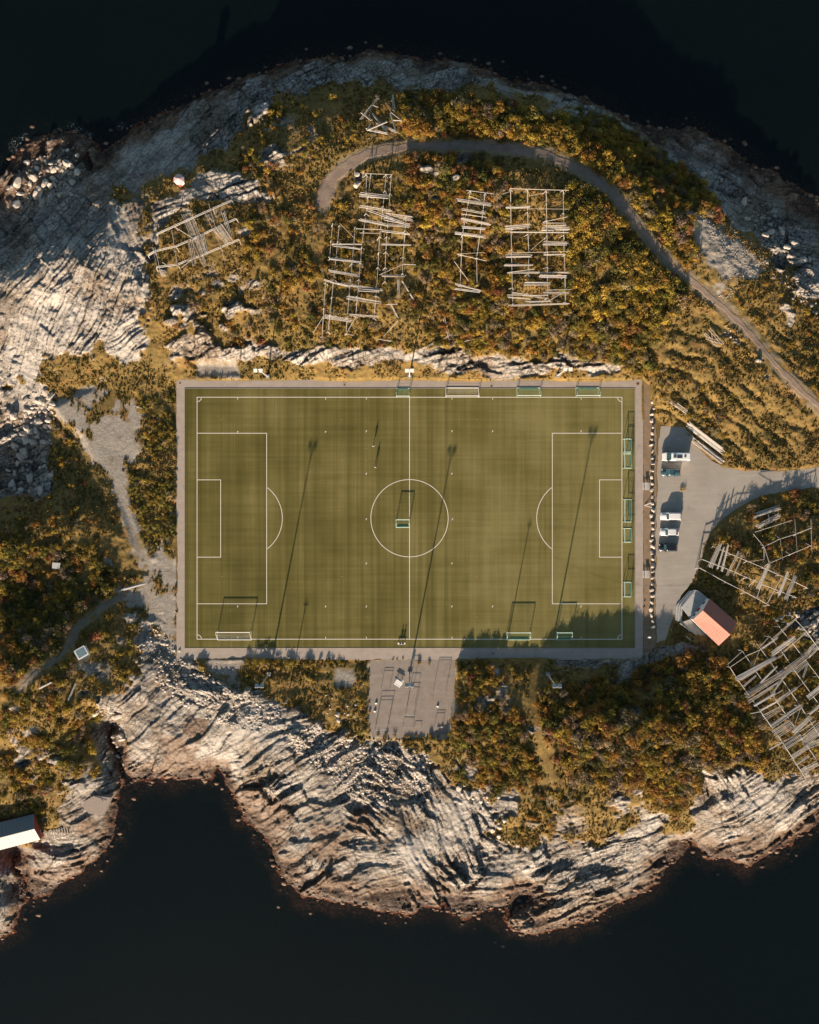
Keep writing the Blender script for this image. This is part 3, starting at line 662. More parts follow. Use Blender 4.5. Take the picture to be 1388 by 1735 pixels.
# ------------------------------------------------------------------ goals
M_white = simple('white_enamel', (.72, .71, .68), .45, .05); M_mint = simple('pale_green_enamel', (.50, .64, .56), .45, .06)
M_netw = simple('white_net_cord', (.5, .5, .48), .8); M_netg = simple('green_net_cord', (.08, .30, .20), .8)
M_galv = simple('galvanised_steel', (.34, .35, .36), .5, .1, metal=.4); M_dark = simple('dark_rubber', (.02, .02, .022), .8)
def goal(x0, y0, x1, y1, h, face, label, white=False, group='training goals kept round the pitch', bags=True):
    """px box of the footprint; face: side where the mouth is ('n','e')"""
    a, b = W(x0, y1), W(x1, y0); cx, cy = (a.x + b.x) / 2, (a.y + b.y) / 2
    if face == 'n': w, d, rz = b.x - a.x, b.y - a.y, 0.0
    else: w, d, rz = (b.x - a.x, b.y - a.y, pi) if face == 's' else (b.y - a.y, b.x - a.x, pi / 2)
    e = empty('football_goal', (cx, cy, .035), rz, label, 'football goal', group); mt = M_white if white else M_mint
    r = .06; hw, y1_, y0_ = w / 2, d / 2, -d / 2; td = d * (.25 if white else .75 if face == 'w' else .42)
    for s_ in (-1, 1):
        MB().bar((s_ * hw, y1_, 0), (s_ * hw, y1_, h), r, n=8).build('post', mt, e)
        m_ = MB().bar((s_ * hw, y1_, h), (s_ * hw, y1_ - td, h), r * .6).bar((s_ * hw, y1_ - td, h), (s_ * hw, y0_, .06), r * .6).bar((s_ * hw, y1_, .05), (s_ * hw, y0_, .05), r * .8)
        m_.build('side_frame', mt, e)
    MB().bar((-hw - r, y1_, h), (hw + r, y1_, h), r * 1.25, n=8).build('crossbar', mt, e)
    MB().bar((-hw, y0_, .06), (hw, y0_, .06), r).build('ground_bar', mt, e)
    m_ = MB(); st_ = .22; k = max(2, int(w / st_))
    prof = [(y1_ - .02, h - .04), (y1_ - td, h - .06), (y0_ + .3, h * .35), (y0_ + .05, .08)]
    for i in range(k + 1):
        x = -hw + w * i / k
        for p, q in zip(prof[:-1], prof[1:]): m_.bar((x, p[0], p[1]), (x, q[0], q[1]), .006, n=3)
    for p, q in zip(prof[:-1], prof[1:]):
        n = max(1, int(math.dist(p, q) / st_))
        for j in range(n): t = j / n; yy, zz = p[0] * (1 - t) + q[0] * t, p[1] * (1 - t) + q[1] * t; m_.bar((-hw, yy, zz), (hw, yy, zz), .006, n=3)
    for s_ in (-1, 1):
        for j in range(1, 8): t = j / 8; yy = y1_ * (1 - t) + y0_ * t; m_.bar((s_ * hw, yy, .05), (s_ * hw, yy, h * (1 - max(0, t - .3) / .7)), .006, n=3)
    m_.build('net', M_netw if white else M_netg, e)
    if not white: MB().bar((-hw * .8, y0_ + .22, .1), (hw * .8, y0_ + .22, .1), .08, n=8).build('ballast_roll', simple('teal_ballast', (.02, .09, .10), .6) if 'teal_ballast' not in bpy.data.materials else bpy.data.materials['teal_ballast'], e)
    return e
goal(369, 1069, 426, 1084, 2.3, 'n', 'full-size white goal on the touchline at the west end below the penalty box', True)
goal(755.5, 657, 811, 672, 2.3, 's', 'white full-size goal among the green ones along the north touchline', True)
goal(672, 658, 693.5, 672, 1.9, 's', 'small pale green goal at the north end of the halfway line')
goal(876, 657, 915, 671, 2, 's', 'pale green goal between the white goal and the north-east corner goal')
goal(976, 657, 1015, 671, 2, 's', 'pale green goal on the north touchline nearest the corner flag arc')
goal(671.5, 880, 693.5, 893.5, 1.95, 'n', 'small green-netted goal standing in the centre circle')
goal(859, 1070, 898, 1084, 2, 'n', 'five metre pale green goal on the south touchline')
goal(943, 1070, 968, 1084, 2, 'n', 'narrow pale green goal on the south touchline at the edge of the shade')
goal(1056, 744, 1070, 766, 1.9, 'w', 'northernmost small goal on the strip beside the east path')
goal(1056, 769, 1070, 793, 1.9, 'w', 'small goal butted against the northernmost one on the east strip')
goal(1056, 846, 1070, 884, 2, 'w', 'long pale green goal with sagging green net on the east strip')
goal(1056, 895, 1070, 918, 1.9, 'w', 'small goal just south of the long green-netted one on the east strip')
goal(1056, 986, 1070, 1010, 1.9, 'w', 'lone small goal at the south end of the east strip')

# ------------------------------------------------------------------ floodlight masts
M_lamp = simple('pale_lamp_housing', (.42, .42, .41), .4, .04, metal=.1); M_glass = simple('lamp_glass', (.25, .27, .28), .15, .05, spec=.6)
def mast(px, py, face, label, h=15.4):
    p = gpx(px, py); p.z = ground(p.x, p.y) - .1
    e = empty('floodlight_mast', p, 0, label, 'floodlight', 'floodlight masts round the pitch')
    MB().box((0, 0, .25), (.9, .9, .5)).build('footing', simple('concrete', (.28, .26, .24)) if 'concrete' not in bpy.data.materials else bpy.data.materials['concrete'], e)
    MB().bar((0, 0, .45), (0, 0, h), .19, .11, 10).build('pole', M_lamp, e)
    MB().bar((-.95, 0, h), (.95, 0, h), .08).bar((0, 0, h - .8), (.6, 0, h), .05).bar((0, 0, h - .8), (-.6, 0, h), .05).build('cross_arm', M_lamp, e)
    for s_ in (-1, 1):
        o = MB().box((s_ * .58, face * .3, h + .25), (.82, .85, .26), 0, (radians(22) * -face, 'X')).build('lamp_head', M_lamp, e)
        g2 = MB().box((s_ * .58, face * .36, h + .105), (.7, .7, .06), 0, (radians(22) * -face, 'X')).build('lens', M_glass, o)
    MB().box((.3, 0, 1.5), (.35, .3, .6)).build('fuse_box', M_galv, e)
mast(454, 638, -1, 'floodlight mast behind the path north-west of the penalty box')
mast(694, 638, -1, 'floodlight mast at the north end of the halfway line')
mast(945, 636, -1, 'floodlight mast under the pale rock ledge near the north-east goals')
mast(456, 1142, 1, 'floodlight mast among grass south of the white goal')
mast(694, 1141, 1, 'floodlight mast rising from the gravel exercise yard')
mast(928, 1142, 1, 'floodlight mast in the shaded bushes south of the narrow goal')
M_wood = simple('weathered_pole_wood', (.47, .43, .385), .85, .16, 5); M_wood2 = simple('brown_weathered_wood', (.34, .285, .235), .85, .18, 5); M_wood3 = simple('bleached_grey_wood', (.42, .41, .40), .85, .15, 5)
WOODS = [M_wood, M_wood, M_wood3, M_wood2]
def utility(px, py, h, label):
    p = gpx(px, py); p.z = ground(p.x, p.y) - .2
    e = empty('utility_pole', p, 0, label, 'utility pole')
    MB().bar((0, 0, 0), (0, 0, h), .13, .09, 8).build('pole', M_wood2, e)
    MB().box((0, 0, h - .4), (1.1, .1, .1)).build('crossarm', M_wood2, e)
    for s_ in (-1, 1): MB().bar((s_ * .45, 0, h - .35), (s_ * .45, 0, h - .1), .05, n=6).build('insulator', M_white, e)
    return p + Vector((0, 0, h - .3))
q1 = utility(849, 1150, 9.5, 'thin wooden utility pole beside the stone ledge south of the pitch')
q3 = utility(488, 1182, 6.6, 'thin wooden pole in the grass beside the south-west rocks')
utility(242, 692, 6.5, 'lone wooden pole at the edge of the western gravel yard')

# ------------------------------------------------------------------ drying racks
def pole_mesh(a, b, r, taper=.75, n=5): return MB().bar(a, b, r, r * taper, n)
def rack(label, T, rails, bundles, h=2.4, legstep=3.4, group='wooden fish drying racks', name='drying_rack', railr=.082, lean=1.0):
    ox_, oy_, sc = T
    cv = lambda x, y: (ox_ + x / sc, oy_ + y / sc)
    c = cv(*rails[0][0]) if rails else cv(*bundles[0][:2])
    p0 = gpx(*c); p0.z = ground(p0.x, p0.y); e = empty(name, p0, 0, label, 'drying rack', group); cnt = {'rail': 0, 'leg': 0, 'cross_pole': 0}; over = {}
    def put(nm, mb, mt):
        mb.v = [v - p0 for v in mb.v]
        if cnt[nm] >= 100:
            o = over.setdefault(nm, MB()); k = len(o.v); o.v += mb.v; o.f += [tuple(i + k for i in f) for f in mb.f]; return
        cnt[nm] += 1; mb.build(nm, mt, e)
    for rl in rails:
        dbl = 1
        if isinstance(rl[-1], int): dbl = rl[-1]; rl = rl[:-1]
        acc = 0
        for (xa, ya), (xb, yb) in zip(rl[:-1], rl[1:]):
            A, B = gpx(*cv(xa, ya), h), gpx(*cv(xb, yb), h); d = (B - A); ln_ = d.length; d2 = Vector((-d.y, d.x, 0)).normalized()
            A.z += h - (A.z - ground(A.x, A.y)) if False else 0
            for k in range(dbl):
                o = d2 * (.28 * (k - (dbl - 1) / 2)); wob = Vector((0, 0, rnd.uniform(-.05, .05)))
                put('rail', pole_mesh(A + o + wob, B + o - wob, railr * rnd.uniform(.8, 1.15)), rnd.choice(WOODS[:3]))
            nleg = max(1, int(ln_ / legstep))
            for i in range(nleg + 1):
                if i == nleg and (xb, yb) != tuple(rl[-1]): continue
                t = i / nleg; C = A.lerp(B, t)
                for s_ in (-1, 1):
                    f = C + d2 * s_ * .55 * lean * rnd.uniform(.6, 1.4) + d.normalized() * rnd.uniform(-.3, .3); f.z = ground(f.x, f.y) - .1
                    tp = C + (C - f) * .08; put('leg', pole_mesh(f, tp, .07, .8), rnd.choice(WOODS))
    for bd in bundles:
        x0, y0, x1, y1, n = bd[:5]; sp = bd[5] if len(bd) > 5 else 8
        dx, dy = x1 - x0, y1 - y0; l = math.hypot(dx, dy); nx_, ny_ = -dy / l, dx / l
        for k in range(n):
            o = (k - (n - 1) / 2) / max(1, n - 1) * sp * rnd.uniform(.8, 1.1) if n > 1 else 0; o2 = o * rnd.uniform(.55, 1.1); s0 = rnd.uniform(-.03, .05) if n > 1 else 0; s1 = rnd.uniform(-.03, .05) if n > 1 else 0
            A = gpx(*cv(x0 + nx_ * o + dx * s0, y0 + ny_ * o + dy * s0), h + .15); B = gpx(*cv(x1 + nx_ * o2 - dx * s1, y1 + ny_ * o2 - dy * s1), h + .15)
            A.z += rnd.uniform(0, .12); B.z += rnd.uniform(0, .12)
            put('cross_pole', pole_mesh(A, B, rnd.uniform(.05, .075), .8), rnd.choice(WOODS))
    for nm, o in over.items(): tag(o.build(nm, M_wood, e), kind='stuff')
    return e
TA = (530, 280, 5.783)
rack('long ladder-like drying rack running south from the path bend', TA,
 [[(570,90),(545,300),(500,640),(480,800),(440,1280),(420,1480)], [(720,90),(690,400),(655,700),(640,1000),(620,1280),(600,1500)], [(770,100),(745,450),(725,700),(710,1000),(708,1140)], [(525,90),(525,270)], [(915,500),(905,640),(885,900),(878,1060)]],
 [(515,80,780,92,1), (460,285,740,310,8,45), (455,400,780,450,3,20), (520,430,950,590,2,20), (460,530,740,590,4,25), (700,490,980,520,5,50), (700,530,950,580,3,16), (720,580,950,600,3,25), (425,622,680,630,1), (460,662,660,667,1),
  (670,640,955,677,3,15), (675,773,960,780,3,15), (670,1080,910,1085,4,25), (650,1075,885,970,1), (885,970,1010,975,1), (440,1220,660,1235,3,25), (335,1295,675,1350,5,35), (360,1465,650,1485,3,15)])
rack('broken-backed drying rack west of the long ladder-like one', TA,
 [[(195,570),(165,910)], [(260,590),(230,900),(205,1120),(170,1460),(150,1630)], [(415,610),(400,800),(370,1120),(340,1480),(325,1650)], [(125,1150),(110,1400),(90,1680)]],
 [(180,775,490,775,3,10), (200,785,465,820,3,12), (150,910,475,950,4,25), (160,1035,450,1085,4,22), (110,1125,360,1190,3,14), (200,1150,690,1225,3,18), (110,1480,375,1525,4,35), (265,570,415,720,1), (100,1490,5,1640,1), (425,1480,330,1650,1), (325,1650,400,1670,1)])
TB = (770, 300, 6.61)
rack('narrow drying rack in bushes midway between the two long ones', TB,
 [[(180,155),(120,480),(90,650),(80,860),(65,1220)], [(345,180),(300,560),(250,900),(255,1210)]],
 [(135,148,440,188,1), (170,215,290,260,1), (30,250,410,310,5,40), (80,360,345,410,3,16), (80,412,365,452,1), (80,470,400,535,5,30), (85,560,345,580,4,25), (0,625,345,670,4,25), (20,860,340,845,1), (35,865,360,940,1), (0,1195,300,1270,3,14), (0,1250,300,1290,2,12), (0,945,165,1170,1)])
rack('wide drying rack of four rails under a single top bar', TB,
 [[(630,130),(635,560),(645,1060),(655,1420)], [(818,140),(825,640),(835,870),(820,1300)], [(1028,150),(1035,480),(1045,1360)], [(1220,150),(1225,650),(1240,1100),(1243,1400)]],
 [(620,130,1280,148,1), (580,340,850,332,3,15), (620,350,1285,360,1), (570,570,850,540,6,45), (590,615,1300,622,2,8), (990,505,1270,445,1), (990,515,1250,515,1), (1000,550,1260,540,2,12), (980,585,1290,580,5,35), (990,740,1270,740,7,50), (570,885,865,885,6,35),
  (600,850,1290,833,1), (1000,870,1250,865,2,10), (560,985,875,985,4,20), (590,1070,1280,1070,3,15), (590,1070,900,1030,1), (955,1110,1260,1115,5,30), (780,1195,1070,1195,6,40), (1020,1265,1310,1260,1), (1000,1300,1290,1300,3,20), (650,1300,1050,1355,3,16),
  (590,1320,1050,1325,1), (590,1345,860,1365,2,10), (780,1400,1090,1388,2,10), (610,1438,1280,1418,4,15), (1050,1390,1240,1280,1), (820,850,1050,650,1), (540,190,630,160,1), (840,210,1020,175,1)])
rack('slanting three-rail drying rack standing on the north-west rocks', (240, 330, 6.94),
 [[(170,465),(610,265),(1060,65),2], [(75,715),(150,665),(400,605),(600,520),(850,400),(1110,280),2], [(170,850),(415,820),(680,720),(920,620),(1150,525),2]],
 [(500,230,740,830,6,60), (570,240,760,720,5,60), (790,100,980,780,1), (750,220,930,600,1), (355,410,420,830,1), (145,630,220,940,2,30), (890,370,1030,560,10,110), (700,480,760,700,5,80), (570,540,620,830,4,60), (960,200,1050,500,3,40), (245,795,350,865,1), (400,385,600,510,1), (415,820,490,930,1), (470,855,600,760,1)], h=2.2)
TF = (1220, 1030, 5.98)
rack('vast grid of drying racks on the south-east rocks beyond the red roof', TF,
 [[(100,600),(190,740),(420,1060),(640,1370),(870,1735)], [(230,440),(370,650),(560,920),(790,1260),(980,1540)], [(380,370),(520,560),(640,740),(820,1000),(960,1220),(1060,1380)], [(510,295),(640,460),(760,640),(940,890),(1060,1050)], [(600,190),(720,340),(860,520),(1000,700),(1060,790)], [(730,80),(870,230),(1005,420),(1080,520)]],
 [(80,570,225,440,1), (100,605,280,480,1), (280,480,430,415,1), (410,390,490,300,1), (430,410,590,300,3,14), (520,330,780,100,2,14), (165,720,560,500,9,45), (200,740,640,470,2,10), (520,470,760,290,7,50), (640,450,880,240,2,10), (230,800,370,680,2,12), (340,590,400,430,1), (410,760,580,590,3,14),
  (250,900,650,650,6,60), (280,960,600,750,3,25), (600,700,900,470,10,70), (860,480,1000,340,7,50), (900,500,1060,340,2,14), (340,990,560,860,3,16), (520,880,660,690,3,16), (350,1000,640,830,1), (410,1040,580,950,4,16), (580,940,770,810,5,28), (600,950,880,730,1), (310,1070,420,1050,1), (840,710,890,560,2,12),
  (760,640,890,540,4,60), (440,1120,640,1000,4,60), (520,1200,830,980,8,40), (890,910,1060,770,8,50), (700,1090,830,1010,1), (760,1170,815,1020,1), (540,1270,720,1150,4,50), (560,1310,760,1190,3,40), (740,1270,920,1110,7,45), (800,1260,970,1140,1), (490,1440,800,1270,2,8), (900,1080,1060,950,5,24),
  (640,1420,830,1300,5,60), (830,1370,1060,1190,10,110), (720,1520,900,1400,5,40), (900,1400,1060,1330,6,60), (760,1590,900,1500,3,20), (830,1660,1000,1570,6,60), (720,1705,870,1690,1)], legstep=4.5, h=3.0)
rack('two-rail drying rack with pole bundles east of the parking place', (988, 880, 3.47),
 [[(700,235),(870,300),(1060,385),(1255,460)], [(765,160),(870,205),(1060,285),(1250,370),(1320,405)], [(685,285),(840,370),(960,430),(1095,505)]],
 [(745,285,810,140,7,28), (790,295,830,160,3,8), (815,310,855,150,4,12), (845,330,915,190,3,12), (885,335,940,205,2,6), (1025,410,1095,260,6,22), (1150,450,1205,310,5,15), (1190,475,1250,330,5,18), (1085,490,1165,345,1), (1020,465,1050,380,1), (915,370,950,340,1), (975,390,1015,355,1)])
rack('sparse unloaded drying rack at the eastern edge above the pole bundles', (988, 880, 3.47),
 [[(1065,160),(1160,115),(1255,85),(1345,50)], [(1080,265),(1220,205),(1340,155)]],
 [(1160,115,1175,240,1), (1245,0,1260,195,1), (1340,0,1345,180,1), (1065,160,1065,240,2,5), (1000,85,1065,160,1), (1065,160,1095,255,1), (960,250,1065,235,1), (1010,75,1230,5,1)])
def loose(label, T, lst, name='pole_pile', cat='pole pile', z=.25, r=.08, mats=WOODS, up=.1):
    e = None; ox_, oy_, sc = T
    for x0, y0, x1, y1, n, sp in lst:
        dx, dy = x1 - x0, y1 - y0; l = math.hypot(dx, dy); nx_, ny_ = -dy / l, dx / l
        for k in range(n):
            o = (k - (n - 1) / 2) / max(1, n - 1) * sp if n > 1 else 0; s0, s1 = rnd.uniform(-.06, .06), rnd.uniform(-.06, .06)
            hz = z + rnd.uniform(0, .3)
            A = gpx(ox_ + (x0 + nx_ * o + dx * s0) / sc, oy_ + (y0 + ny_ * o + dy * s0) / sc, hz); B = gpx(ox_ + (x1 + nx_ * o + dx * s1) / sc, oy_ + (y1 + ny_ * o + dy * s1) / sc, hz + up)
            if e is None: p0 = A.copy(); e = empty(name, p0, 0, label, cat)
            mb = pole_mesh(A - p0, B - p0, r * rnd.uniform(.8, 1.2), .8); mb.build('pole', rnd.choice(mats), e)
    return e
T1 = (918, 500, 2.953); T2 = (460, 80, 2.953)
loose('long pile of pale poles at the corner of the parking place', T1, [(735,650,905,780,8,26), (745,712,905,835,7,22), (720,690,800,760,3,20)], r=.10)
loose('short weathered plank pile in grass above the long pole pile', T1, [(672,545,728,588,3,16), (640,530,680,560,2,8)])
loose('northern of two pole stacks laid side by side above the racks', T1, [(1062,1105,1190,1062,7,22)], z=.6)
loose('southern of two pole stacks laid side by side above the racks', T1, [(1080,1160,1195,1100,7,22), (1160,1075,1175,1115,1,0), (1135,1100,1140,1130,1,0)], z=.6)
loose('collapsed jumble of white poles on the dark slope north of the path', T2, [(530,255,450,355,2,6),(450,325,500,365,2,6),(500,300,490,340,1,0),(505,330,580,430,2,5),(475,415,580,370,2,6),(475,410,580,432,2,6),(505,370,475,415,1,0),(530,380,625,425,2,5),(520,430,495,465,1,0),(570,395,625,420,1,0),(505,290,535,300,1,0)], 'collapsed_rack', 'collapsed rack', z=1.4, r=.09, up=.6)
loose('small tripod of standing poles beside the collapsed white jumble', T2, [(595,325,625,425,2,5),(597,325,650,365,1,0),(608,365,655,368,1,0),(608,240,612,320,2,6),(608,240,600,270,1,0),(608,240,618,300,1,0)], 'collapsed_rack', 'collapsed rack', z=1.6, r=.09, up=.6)
loose('blackened timbers lying in a square in the north-east grass', T1, [(815,190,880,255,2,8),(840,170,905,245,2,10),(825,215,905,240,2,10),(850,190,860,250,1,0)], mats=[M_wood2])
loose('grey beams laid along the shaded gap in the western wall', (0, 880, 2.953), [(612,352,728,320,3,7)], mats=[M_wood3], r=.12)
loose('leaning pale post above the western gully', (0, 880, 2.953), [(342,905,380,820,2,5)], 'timber_post', 'post', z=.5, r=.1)
loose('pale board lying in bushes beside the western footpath', (0, 880, 2.953), [(195,848,258,816,2,4)], 'timber_board', 'board', z=.5, r=.1)
loose('bare fallen branches on the slope between rack and rock ledge', (530, 280, 5.783), [(690,1365,830,1360,1,0),(770,1370,840,1500,2,6),(840,1520,700,1670,1,0),(880,1140,985,1310,3,8),(840,1120,845,1300,5,22),(640,1700,770,1725,2,6)], 'fallen_branches', 'branches', z=.4, r=.06, mats=[M_wood])
loose('whitened driftwood leaning on the ledge above the halfway line', (640, 500, 2.953), [(330,110,365,235,2,8),(210,275,375,195,2,5),(420,235,545,205,1,0),(545,125,548,215,1,0)], 'driftwood', 'driftwood', z=.3, r=.07)
loose('grey drift timbers heaped on the south-east shore rocks', (850, 1230, 2.58), [(510,530,590,515,5,40),(520,560,600,540,5,30),(560,520,555,580,3,30)], 'driftwood', 'driftwood', z=.2, r=.07)

# wires
def wire(a, b, sag, label):
    m_ = MB(); pr = a
    for i in range(1, 25): t = i / 24; q = a.lerp(b, t); q.z -= sag * 4 * t * (1 - t); m_.bar(pr, q, .012, n=3); pr = q
    tag(m_.build('overhead_cable', M_galv), label, 'cable')
hs = W(1172, 1090, 4.0)
wire(q1, W(928, 1143, 7.5), .5, 'thin cable from the utility pole to the shaded floodlight mast')
wire(W(928, 1143, 7.5), hs, .8, 'thin cable from the shaded floodlight mast to the red-roofed house')

# ------------------------------------------------------------------ vehicles
M_tyre = M_dark; M_cglass = simple('car_glass', (.03, .075, .10), .1, .1, spec=.8); M_chrome = simple('wheel_metal', (.4, .4, .4), .35, metal=.7); M_red = simple('tail_lamp_red', (.4, .02, .02), .3); M_hl = simple('headlamp_glass', (.6, .6, .58), .2)
def car(px, py, L_, Wd, Ht, paint, label, cab, kind='car', rz=pi, nose=.2, cat='car'):
    """cab: (front of glass, roof start, roof end, end of glass) as fractions of length from the nose"""
    p = W(px, py, .01); e = empty('parked_' + kind, p, rz, label, cat, 'vehicles in the parking place')
    hb = Ht * .58 if kind != 'camper_van' else Ht * .45; hw = Wd / 2
    def ring(x, z, w, r=.0): return None
    secs = [(0, .30, .55, .72), (.03, .22, .62, .88), (.10, .18, hb * .80, .97), (cab[0], .18, hb * .95, 1), (.5, .18, hb, 1), (min(cab[3], .96), .18, hb, .99), (.97, .22, hb * .93, .93), (1, .35, hb * .8, .82)]
    rings = []
    for f, zb, zt, w in secs:
        x = L_ / 2 - f * L_; w *= hw
        rings.append([(x, -w * .9, zb), (x, -w, zb + .12), (x, -w, zt * .75), (x, -w * .90, zt), (x, 0, zt + .02), (x, w * .90, zt), (x, w, zt * .75), (x, w, zb + .12), (x, w * .9, zb)])
    b = MB().hull(rings).build('body', paint, e, True)
    x0, x1, x2, x3 = (L_ / 2 - f * L_ for f in cab); wl, wr = hw * .90, hw * .74; zt = Ht
    gl = MB().hull([[(x0, -wl, hb), (x0, wl, hb), (x0 - .01, wl, hb + .02), (x0 - .01, -wl, hb + .02)], [(x1, -wl * .96, hb), (x1, wl * .96, hb), (x1, wr, zt - .04), (x1, -wr, zt - .04)], [(x2, -wl * .96, hb), (x2, wl * .96, hb), (x2, wr, zt - .04), (x2, -wr, zt - .04)], [(x3, -wl * .93, hb), (x3, wl * .93, hb), (x3 + .01, wl * .93, hb + .02), (x3 + .01, -wl * .93, hb + .02)]])
    gl.build('windows', M_cglass, e)
    q = []
    for x, w_, z in ((x1 + .06, wr * .93, zt - .03), (x1 - .25, wr * 1.0, zt + .02), ((x1 + x2) / 2, wr * 1.03, zt + .05), (x2 + .25, wr * 1.0, zt + .02), (x2 - .05, wr * .93, zt - .03)):
        q.append([(x, -w_, z - .05), (x, w_, z - .05), (x, w_ * .9, z), (x, -w_ * .9, z)])
    MB().hull(q).build('roof', paint, e, False)
    for s_ in (-1, 1):
        for xx in (L_ / 2 - .18 * L_, L_ / 2 - .80 * L_):
            wh = MB().bar((xx, s_ * (hw - .22), .33), (xx, s_ * (hw + .01), .33), .33, n=14).build('wheel', M_tyre, e)
            MB().bar((xx, s_ * (hw - .01), .33), (xx, s_ * (hw + .03), .33), .19, n=10).build('rim', M_chrome, wh)
        MB().box((L_ / 2 - .045 * L_, s_ * hw * .66, .62), (.16, .34, .14)).build('headlight', M_hl, e)
        MB().box((-L_ / 2 + .03, s_ * hw * .66, .75), (.12, .2, .22)).build('tail_light', M_red, e)
        MB().box((x0 - .35, s_ * (hw + .08), hb + .1), (.14, .2, .14)).build('mirror', paint, e)
        MB().bar((x0 + .01, s_ * wl * .96, hb + .03), (x1, s_ * (wr + .01), zt - .02), .045, n=4).build('pillar', paint, e)
    return e
P_wh = simple('white_car_paint', (.66, .655, .64), .25, .02, spec=.6); P_wh2 = simple('cream_white_paint', (.60, .60, .59), .25, .02, spec=.6); P_bk = simple('black_car_paint', (.012, .013, .016), .22, .05, spec=.6); P_tl = simple('dark_teal_paint', (.035, .075, .09), .25, .05, spec=.6)
car(1136, 874.5, 5.0, 1.85, 1.48, P_wh, 'long white estate car parked north of the shorter white car', (.28, .38, .90, .965))
car(1133.5, 901, 4.5, 1.80, 1.45, P_wh2, 'shorter white car parked between the white estate and the black car', (.27, .39, .80, .93))
car(1131, 927.5, 4.4, 1.8, 1.5, P_bk, 'black car at the southern end of the parked row', (.27, .38, .86, .96))
tk = car(1135.5, 800.5, 4.5, 1.8, 1.5, P_tl, 'dark blue-green car parked just below the campervan', (.24, .36, .62, .72))
MB().bar((-.25, -.7, 1.48), (-.25, .7, 1.48), .03).bar((.6, -.7, 1.5), (.6, .7, 1.5), .03).build('roof_rail', M_galv, tk)
# campervan
p = W(1143, 774, .01); e = empty('campervan', p, pi, 'long white campervan at the northern end of the parked row', 'campervan', 'vehicles in the parking place')
L_, hw, Ht = 6.3, 1.02, 2.65
def crs(x, zb, zt, w, top): return [(x, -w * .92, zb), (x, -w, zb + .2), (x, -w, zt * .6), (x, -w * top, zt * .97), (x, -w * top * .8, zt), (x, w * top * .8, zt), (x, w * top, zt * .97), (x, w, zt * .6), (x, w, zb + .2), (x, w * .92, zb)]
MB().hull([crs(3.15, .4, .75, .72 * hw, .9), crs(3.05, .3, .95, .86 * hw, .95), crs(2.5, .25, 1.15, .97 * hw, .95), crs(2.15, .25, 1.25, hw, .95), crs(1.35, .25, 2.4, hw, .86), crs(1.0, .25, 2.6, hw, .88), crs(-2.9, .25, 2.65, hw, .9), crs(-3.1, .3, 2.5, hw * .97, .88), crs(-3.15, .5, 2.3, hw * .94, .86)]).build('body', P_wh, e)
MB().hull([[(2.16, -.86, 1.28), (2.16, .86, 1.28), (2.14, .86, 1.31), (2.14, -.86, 1.31)], [(1.42, -.80, 2.28), (1.42, .80, 2.28), (1.40, .80, 2.44), (1.40, -.80, 2.44)]]).build('windscreen', M_cglass, e)
MB().box((.55, 0, 2.68), (.7, .62, .1)).build('roof_hatch', M_cglass, e); MB().box((-.55, .05, 2.685), (1.25, .66, .05)).build('solar_panel', simple('solar_cell', (.03, .04, .06), .3), e); MB().box((-1.85, 0, 2.70), (.45, .4, .12)).build('roof_hatch', M_cglass, e)
MB().box((-1, 1.0, 2.52), (2.6, .16, .16)).build('awning_case', P_wh2, e)
for s_ in (-1, 1):
    for xx in (2.15, -1.9):
        wh = MB().bar((xx, s_ * (hw - .25), .36), (xx, s_ * (hw + .01), .36), .36, n=14).build('wheel', M_tyre, e); MB().bar((xx, s_ * hw, .36), (xx, s_ * (hw + .035), .36), .2, n=10).build('rim', M_chrome, wh)
    MB().box((1.75, s_ * (hw + .15), 1.5), (.16, .28, .3)).build('mirror', P_bk, e); MB().box((2.95, s_ * .62, .86), (.26, .3, .16)).build('headlight', M_hl, e); MB().box((1.6, s_ * (hw * .965), 1.65), (.8, .05, .5)).build('side_window', M_cglass, e)

